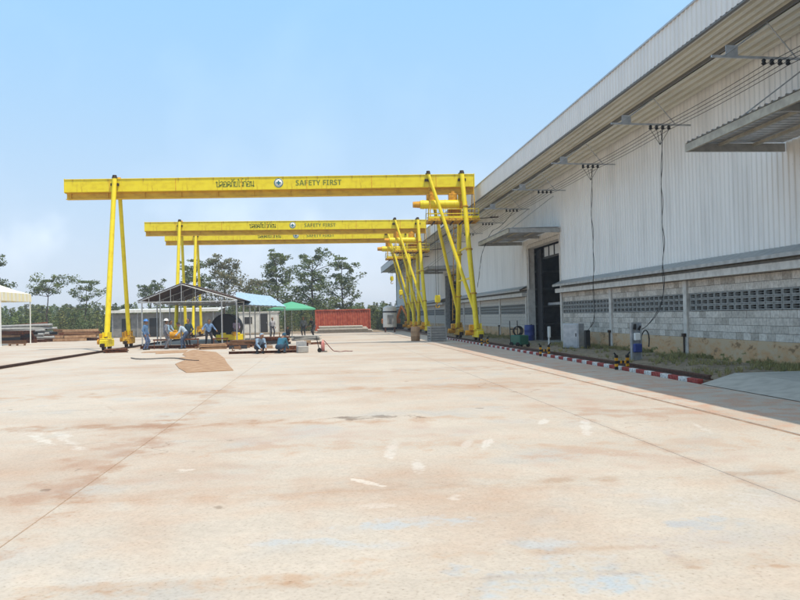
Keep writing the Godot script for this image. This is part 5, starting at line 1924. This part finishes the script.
# pose: hip, lean of the trunk (forward), turn of the head, hands and feet in body space (x right, z forward)
func person(label: String, at: Vector3, turn: float, cols: Dictionary, pose: Dictionary, group := "workers in the yard"):
	var t := thing("person", label, "person", at, turn, group)
	var hip: Vector3 = pose.hip
	var lean: float = pose.lean
	var up := Vector3(0, cos(lean), sin(lean))
	var fwd := Vector3(0, -sin(lean), cos(lean))
	var chest := hip + up * 0.36
	var neck := hip + up * 0.50
	var nod: float = pose.get("nod", lean * 0.6)
	var hu := Vector3(0, cos(nod), sin(nod))
	var hf := Vector3(0, -sin(nod), cos(nod))
	var head := neck + hu * 0.17 + hf * 0.02
	var bones := [
		[hip + Vector3(-0.075, 0.02, 0), hip + Vector3(0.075, 0.02, 0), 0.115, 0.115, 1], [hip + up * 0.08, hip + up * 0.2, 0.12, 0.12, 0],
		[hip + up * 0.16 + Vector3(-0.05, 0, 0), chest + Vector3(-0.08, 0, 0), 0.105, 0.115, 0], [hip + up * 0.16 + Vector3(0.05, 0, 0), chest + Vector3(0.08, 0, 0), 0.105, 0.115, 0],
		[neck + Vector3(-0.15, -0.045, 0), neck + Vector3(0.15, -0.045, 0), 0.062, 0.062, 0], [neck + up * -0.03, neck + hu * 0.1, 0.052, 0.05, 2],
		[head + hu * -0.05 + hf * 0.03, head + hu * 0.05, 0.066, 0.088, 2], [head + hu * 0.04 - hf * 0.02, head + hu * 0.055 - hf * 0.02, 0.094, 0.092, 3],
		[head + hu * 0.005 + hf * 0.085, head + hu * -0.02 + hf * 0.105, 0.010, 0.014, 2], [head + hu * -0.075 + hf * 0.06, head + hu * -0.075 + hf * 0.065, 0.022, 0.022, 2],
		[head + Vector3(0.088, 0, 0), head + Vector3(0.09, 0.02, 0), 0.014, 0.014, 2], [head + Vector3(-0.088, 0, 0), head + Vector3(-0.09, 0.02, 0), 0.014, 0.014, 2]]
	for s in [-1, 1]:
		var sh := neck + Vector3(s * 0.185, -0.05, 0)
		var hand: Vector3 = pose.hands[0 if s < 0 else 1]
		var to := hand - sh
		var L := minf(to.length(), 0.53)
		to = to.normalized()
		hand = sh + to * L
		var bend := sqrt(maxf(0.0, 0.275 * 0.275 - L * L * 0.25))
		var pole := (Vector3(s * 0.5, -0.6, -0.6)).slide(to).normalized()
		var elbow := sh + to * L * 0.5 + pole * bend
		var fd := (hand - elbow).normalized()
		bones.append([sh, elbow, 0.062, 0.047, 0])
		bones.append([elbow, elbow.lerp(hand, 0.85), 0.046, 0.036, 0 if pose.get("sleeves", true) else 2])
		bones.append([elbow.lerp(hand, 0.85), hand, 0.03, 0.03, 2])
		bones.append([hand, hand + fd * 0.075, 0.034, 0.036, 2, Vector3(-s * 0.3, 0, 1)])
		var foot: Vector3 = pose.feet[0 if s < 0 else 1]
		var hj := hip + Vector3(s * 0.095, -0.02, 0)
		var ank := foot + Vector3(0, 0.085, 0)
		var tl := ank - hj
		var D := minf(tl.length(), 0.84)
		var dl := tl.normalized()
		var kb := sqrt(maxf(0.0, 0.43 * 0.43 - D * D * 0.25))
		var kp := Vector3(s * 0.18, 0.1, 1).slide(dl).normalized()
		var knee := hj + tl * 0.5 + kp * kb
		bones.append([hj, knee, 0.094, 0.062, 1])
		bones.append([knee, ank, 0.062, 0.046, 1])
		bones.append([ank + Vector3(0, -0.03, -0.04), foot + Vector3(0, 0.04, 0.15), 0.044, 0.038, 4])
	var pick := func(k): return cols[k]
	put("body", body_mesh(bones, pose.get("cell", 0.022), pick), M.person, t)
	var st := start()
	for s in [-1, 1]:
		lathe(st, head + hu * 0.012 + hf * 0.078 + Vector3(s * 0.032, 0, 0), [Vector2(0, -0.010), Vector2(0.010, 0), Vector2(0, 0.010)], 6)
	obj("eyes", st, M.black, t)
	st = start()
	box(st, head + hu * -0.05 + hf * 0.088, Vector3(0.045, 0.008, 0.012), Basis(Vector3.RIGHT, nod))
	obj("mouth", st, M.rust, t)
	if cols.has("hat"):
		st = start()
		var hb := Basis(Vector3.RIGHT, hu, Vector3.RIGHT.cross(hu))
		lathe(st, head + hu * 0.055 - hf * 0.012, [Vector2(0.165, 0.0), Vector2(0.128, 0.014), Vector2(0.124, 0.05), Vector2(0.10, 0.10), Vector2(0.05, 0.128), Vector2(0, 0.134)], 18, hb, 0.88)
		obj("helmet", st, plain(cols.hat, 0.4), t)

func build_people():
	var skin := Color(0.27, 0.15, 0.095)
	var hair := Color(0.015, 0.012, 0.01)
	var shoe := Color(0.03, 0.028, 0.025)
	var stand := {"hip": Vector3(0, 0.90, 0), "lean": 0.06, "hands": [Vector3(-0.24, 0.85, 0.10), Vector3(0.24, 0.85, 0.12)], "feet": [Vector3(-0.11, 0, -0.03), Vector3(0.11, 0, 0.04)]}
	var reach := {"hip": Vector3(0, 0.89, -0.04), "lean": 0.38, "nod": 0.5, "hands": [Vector3(-0.16, 0.90, 0.52), Vector3(0.16, 0.88, 0.54)], "feet": [Vector3(-0.13, 0, -0.1), Vector3(0.13, 0, 0.12)]}
	var bent := {"hip": Vector3(0, 0.88, -0.12), "lean": 0.62, "nod": 0.85, "hands": [Vector3(-0.16, 0.72, 0.52), Vector3(0.18, 0.70, 0.50)], "feet": [Vector3(-0.15, 0, -0.02), Vector3(0.14, 0, 0.14)]}
	var squat := {"hip": Vector3(0, 0.30, -0.14), "lean": 0.62, "nod": 0.75, "hands": [Vector3(-0.12, 0.22, 0.46), Vector3(0.12, 0.24, 0.48)], "feet": [Vector3(-0.15, 0, 0.06), Vector3(0.15, 0, 0.02)]}
	var arms := {"hip": Vector3(0, 0.89, 0), "lean": 0.22, "nod": 0.5, "hands": [Vector3(-0.40, 1.0, 0.28), Vector3(0.42, 0.98, 0.26)], "feet": [Vector3(-0.17, 0, -0.02), Vector3(0.19, 0, 0.08)]}
	var c := func(shirt, legs, hat = null):
		var d := {0: shirt, 1: legs, 2: skin, 3: hair, 4: shoe}
		if hat != null: d["hat"] = hat
		return d
	person("worker in plain blue overalls and blue helmet, leftmost of the standing group", Vector3(-9.95, 0.0, -46.3), 1.35, c.call(Color(0.10, 0.20, 0.38), Color(0.09, 0.13, 0.25), Color(0.25, 0.50, 0.80)), stand)
	person("worker in light blue shirt and grey trousers leaning forward behind the white helmet", Vector3(-9.25, 0, -48.9), 1.2, c.call(Color(0.28, 0.42, 0.56), Color(0.16, 0.19, 0.23)), reach)
	person("worker in grey clothes and white helmet, second from the left in front", Vector3(-8.95, 0, -46.9), 1.9, c.call(Color(0.20, 0.21, 0.24), Color(0.16, 0.16, 0.18), Color(0.88, 0.88, 0.88)), stand)
	person("worker in pale blue shirt and jeans bending towards the yellow motor housing", Vector3(-7.85, 0, -46.6), -1.5, c.call(Color(0.42, 0.54, 0.66), Color(0.05, 0.08, 0.15)), bent)
	person("worker in dark green jacket and black trousers behind the bending one", Vector3(-8.1, 0, -49.7), -0.4, c.call(Color(0.03, 0.06, 0.08), Color(0.015, 0.015, 0.02)), stand)
	person("worker in blue shirt and black trousers standing apart with arms held out", Vector3(-6.8, 0, -48.8), 0.35, c.call(Color(0.16, 0.28, 0.50), Color(0.012, 0.013, 0.02)), arms)
	person("crouching worker in light blue hooded shirt welding the steel channel", Vector3(-2.95, 0, -37.75), 0.5, {0: Color(0.24, 0.36, 0.50), 1: Color(0.03, 0.035, 0.05), 2: skin, 3: Color(0.24, 0.36, 0.50), 4: shoe}, squat)
	person("crouching worker in dark teal shirt, right of the hooded one", Vector3(-1.95, 0, -37.6), 2.6, {0: Color(0.03, 0.14, 0.22), 1: Color(0.02, 0.05, 0.09), 2: skin, 3: Color(0.02, 0.08, 0.14), 4: shoe}, squat)
	person("person in violet and white top standing at the edge of the open shed", Vector3(-6.2, 0, -58.6), 0.2, c.call(Color(0.34, 0.28, 0.40), Color(0.10, 0.12, 0.22)), reach)
	person("person in pale shirt standing left of the parasol pole", Vector3(-4.3, 0, -69.6), 0.4, c.call(Color(0.42, 0.42, 0.48), Color(0.06, 0.06, 0.09)), stand, "people by the parasol")
	person("person in dark shirt sitting low under the green parasol", Vector3(-2.9, 0, -66.3), 0.2, c.call(Color(0.06, 0.07, 0.09), Color(0.08, 0.09, 0.12)), squat, "people by the parasol")
	person("person in grey shirt standing right of the parasol pole", Vector3(-1.55, 0, -66.6), -0.3, c.call(Color(0.16, 0.17, 0.19), Color(0.05, 0.05, 0.06)), stand, "people by the parasol")
	person("person in black shirt reaching down at the right edge of the parasol", Vector3(-0.75, 0, -67.6), -0.8, c.call(Color(0.03, 0.03, 0.035), Color(0.05, 0.05, 0.06)), reach, "people by the parasol")

# ---------------------------------------------------------------- trees
func leaf(st: SurfaceTool, p: Vector3, s: float, c: Color):
	var a := Vector3(rng.randfn(), rng.randfn() * 0.6, rng.randfn()).normalized()
	var b := a.cross(Vector3(rng.randfn(), rng.randfn(), rng.randfn())).normalized()
	st.set_color(c)
	var q := s * 0.5
	tri(st, p - a * s, p - b * q, p + a * s)
	tri(st, p - a * s, p + a * s, p + b * q)

func clump(st: SurfaceTool, c: Vector3, r: Vector3, n: int, s: float, tint: Color):
	for k in n:
		var d := Vector3(rng.randfn(), rng.randfn(), rng.randfn()).normalized() * pow(rng.randf(), 0.45)
		var f := rng.randf_range(0.7, 1.35)
		leaf(st, c + d * r, s * rng.randf_range(0.6, 1.3), Color(tint.r * f * rng.randf_range(0.85, 1.2), tint.g * f, tint.b * f))

# tiers of flat clumps on radiating limbs, like an almond or kapok tree
func tiered_tree(label: String, at: Vector3, h: float, first: float, spread: float, tiers: int, dense: float, tint: Color, spike := false, group := "trees behind the yard"):
	var t := thing("broadleaf_tree", label, "tree", at, 0.0, group)
	var tr := start()
	var lv := start()
	var p := Vector3.ZERO
	var n := 7
	var line := [p]
	for k in n:
		p += Vector3(rng.randf_range(-0.12, 0.12), h / n, rng.randf_range(-0.12, 0.12))
		line.append(p)
	var r0 := h * 0.022
	for k in n: tube(tr, line[k], line[k + 1], lerpf(r0, r0 * 0.2, float(k) / n), lerpf(r0, r0 * 0.2, (k + 1.0) / n), 7, false)
	var spine := func(f):
		var q: float = clampf(f, 0.0, 0.999) * n
		return (line[int(q)] as Vector3).lerp(line[int(q) + 1], q - int(q))
	for j in tiers:
		var f := lerpf(first, 0.98, float(j) / maxf(1, tiers - 1))
		var sp: float = spread * (1.0 - 0.45 * pow(float(j) / tiers, 1.3)) * rng.randf_range(0.75, 1.1)
		var limbs := 5 + rng.randi() % 3
		var a0 := rng.randf() * TAU
		for l in limbs:
			var a := a0 + TAU * l / limbs + rng.randf_range(-0.3, 0.3)
			var L := sp * rng.randf_range(0.55, 1.1)
			var s0: Vector3 = spine.call(f - 0.03)
			var e := s0 + Vector3(cos(a) * L, L * rng.randf_range(0.05, 0.95), sin(a) * L)
			tube(tr, s0, e, r0 * 0.32, r0 * 0.09, 5, false)
			for m in 3:
				var c := s0.lerp(e, [0.5, 0.8, 1.05][m]) + Vector3(rng.randf_range(-0.25, 0.25), rng.randf_range(-0.3, 0.45), rng.randf_range(-0.25, 0.25)) * sp * 0.55
				if rng.randf() > dense + 0.25: continue
				clump(lv, c, Vector3(0.33, 0.21, 0.33) * sp * rng.randf_range(0.55, 1.15), int(58 * dense), 0.085 + h * 0.008, tint * rng.randf_range(0.75, 1.15))
	if spike:
		var tp: Vector3 = line[n]
		tube(tr, tp, tp + Vector3(0.05, h * 0.10, 0), r0 * 0.2, r0 * 0.1, 5, false)
		for k in 5:
			var a := TAU * k / 5
			clump(lv, tp + Vector3(cos(a) * 0.45, h * 0.10 + 0.15, sin(a) * 0.45), Vector3(0.5, 0.18, 0.5), 40, 0.14, tint)
	obj("trunk", tr, M.bark, t)
	obj("crown", lv, M.leaf, t)

func build_trees():
	var g := Color(0.150, 0.190, 0.070)
	var d := Color(0.130, 0.172, 0.068)
	var o := Color(0.195, 0.190, 0.100)
	tiered_tree("broad green tree at the left edge above the white tent", Vector3(-41.5, -0.14, -105), 8.9, 0.45, 3.2, 4, 0.9, d)
	tiered_tree("flat topped tree on a slim trunk, left of the two above the scrap piles", Vector3(-34.7, -0.14, -105), 6.3, 0.84, 2.8, 2, 0.95, g, true)
	tiered_tree("open forked tree on a slim trunk, right of the two above the scrap piles", Vector3(-30.0, -0.14, -105), 6.1, 0.58, 2.4, 3, 0.62, g, true)
	tiered_tree("small round topped tree above the low white roofed store", Vector3(-24.9, -0.14, -120), 6.6, 0.80, 2.3, 2, 1.0, d)
	tiered_tree("slim spiky tree just left of the spreading tree behind the shed", Vector3(-16.9, -0.14, -108), 8.6, 0.50, 2.6, 4, 0.8, g, true)
	tiered_tree("wide spreading olive green tree behind the open shed", Vector3(-13.2, -0.14, -110), 9.0, 0.42, 4.0, 5, 0.95, o)
	tiered_tree("tall layered tree with a spiky top above the green parasol", Vector3(-5.7, -0.14, -105), 9.0, 0.36, 2.8, 5, 0.9, g, true)
	tiered_tree("large dark open crowned tree left of centre behind the container", Vector3(-1.4, -0.14, -108), 9.7, 0.30, 4.0, 6, 0.8, d * 1.1)
	tiered_tree("slender layered tree at the right end of the tree group", Vector3(2.9, -0.14, -111), 8.8, 0.34, 3.0, 5, 0.75, g, true)
	tiered_tree("low leafy tree between the open shed and the tall layered tree", Vector3(-9.2, -0.14, -114), 7.0, 0.40, 3.0, 4, 0.8, o)
	# plantation of young trees behind it all: reads as one mass
	var shapes := []
	for v in 4:
		var st := start()
		var h := 1.0
		st.set_color(Color(0.09, 0.075, 0.055))
		tube(st, Vector3.ZERO, Vector3(0, h * 0.9, 0), 0.012, 0.004, 5, false)
		for k in 190:
			var y := pow(rng.randf(), 0.8)
			var r := 0.20 * (1.05 - y) + 0.03
			var a := rng.randf() * TAU
			var q := sqrt(rng.randf()) * r
			var f := rng.randf_range(0.6, 1.4)
			leaf(st, Vector3(cos(a) * q, 0.08 + y * 0.9, sin(a) * q), 0.035 * rng.randf_range(0.6, 1.4), Color(0.145 * f, 0.180 * f, 0.064 * f))
		st.generate_normals()
		shapes.append(st.commit())
	for v in 4:
		var mm := MultiMesh.new()
		mm.transform_format = MultiMesh.TRANSFORM_3D
		mm.use_colors = true
		mm.mesh = shapes[v]
		var tf := []
		for k in 360:
			var x := rng.randf_range(-150, 60)
			var z := -124.0 - 60.0 * pow(rng.randf(), 1.4)
			var h := rng.randf_range(2.9, 4.5) * (1.0 + (-z - 124.0) / 160.0)
			if x > 0: h *= 0.88
			tf.append([Vector3(x, -0.14, z), h])
		for k in 130: # scrub in front at the left
			tf.append([Vector3(rng.randf_range(-75, -21), -0.14, rng.randf_range(-112, -98)), rng.randf_range(1.4, 3.2)])
		for k in 70:
			tf.append([Vector3(rng.randf_range(-12, 12), -0.14, rng.randf_range(-120, -100)), rng.randf_range(1.2, 2.9)])
		mm.instance_count = tf.size()
		for k in tf.size():
			var h: float = tf[k][1]
			var w := h * rng.randf_range(0.9, 1.6)
			mm.set_instance_transform(k, Transform3D(Basis(Vector3.UP, rng.randf() * TAU).scaled(Vector3(w, h, w)), tf[k][0]))
			var f := rng.randf_range(0.75, 1.5)
			mm.set_instance_color(k, Color(f * rng.randf_range(0.85, 1.25), f, f))
		var mi := MultiMeshInstance3D.new()
		mi.name = numbered("plantation")
		mi.multimesh = mm
		mi.material_override = M.leaf
		add_child(mi)
		tag(mi, "band of young green trees and scrub along the horizon", "tree belt", "tree belt along the horizon", "stuff")
	# a few rounder bushes at the left
	for q in [[-28.3, -99.5, 2.6, "round dark bush right of the forked tree"], [-38.0, -100.5, 2.9, "round dark bush behind the scrap piles"], [-33.5, -98.5, 2.2, "low bush between the two slim trees"], [-24.5, -97.0, 1.5, "pale low bush left of the front crane leg"]]:
		var t := thing("bush", q[3], "bush", Vector3(q[0], -0.14, q[1]), 0.0, "bushes behind the scrap piles")
		var lv := start()
		for k in 7:
			clump(lv, Vector3(rng.randf_range(-1, 1) * q[2] * 0.45, q[2] * rng.randf_range(0.25, 0.7), rng.randf_range(-1, 1) * q[2] * 0.4), Vector3.ONE * q[2] * 0.34, 170, 0.12, d * rng.randf_range(0.8, 1.3))
		var st := start()
		tube(st, Vector3(0, 0, 0), Vector3(0.1, q[2] * 0.5, 0), 0.06, 0.03, 6)
		obj("stem", st, M.bark, t)
		obj("foliage", lv, M.leaf, t)
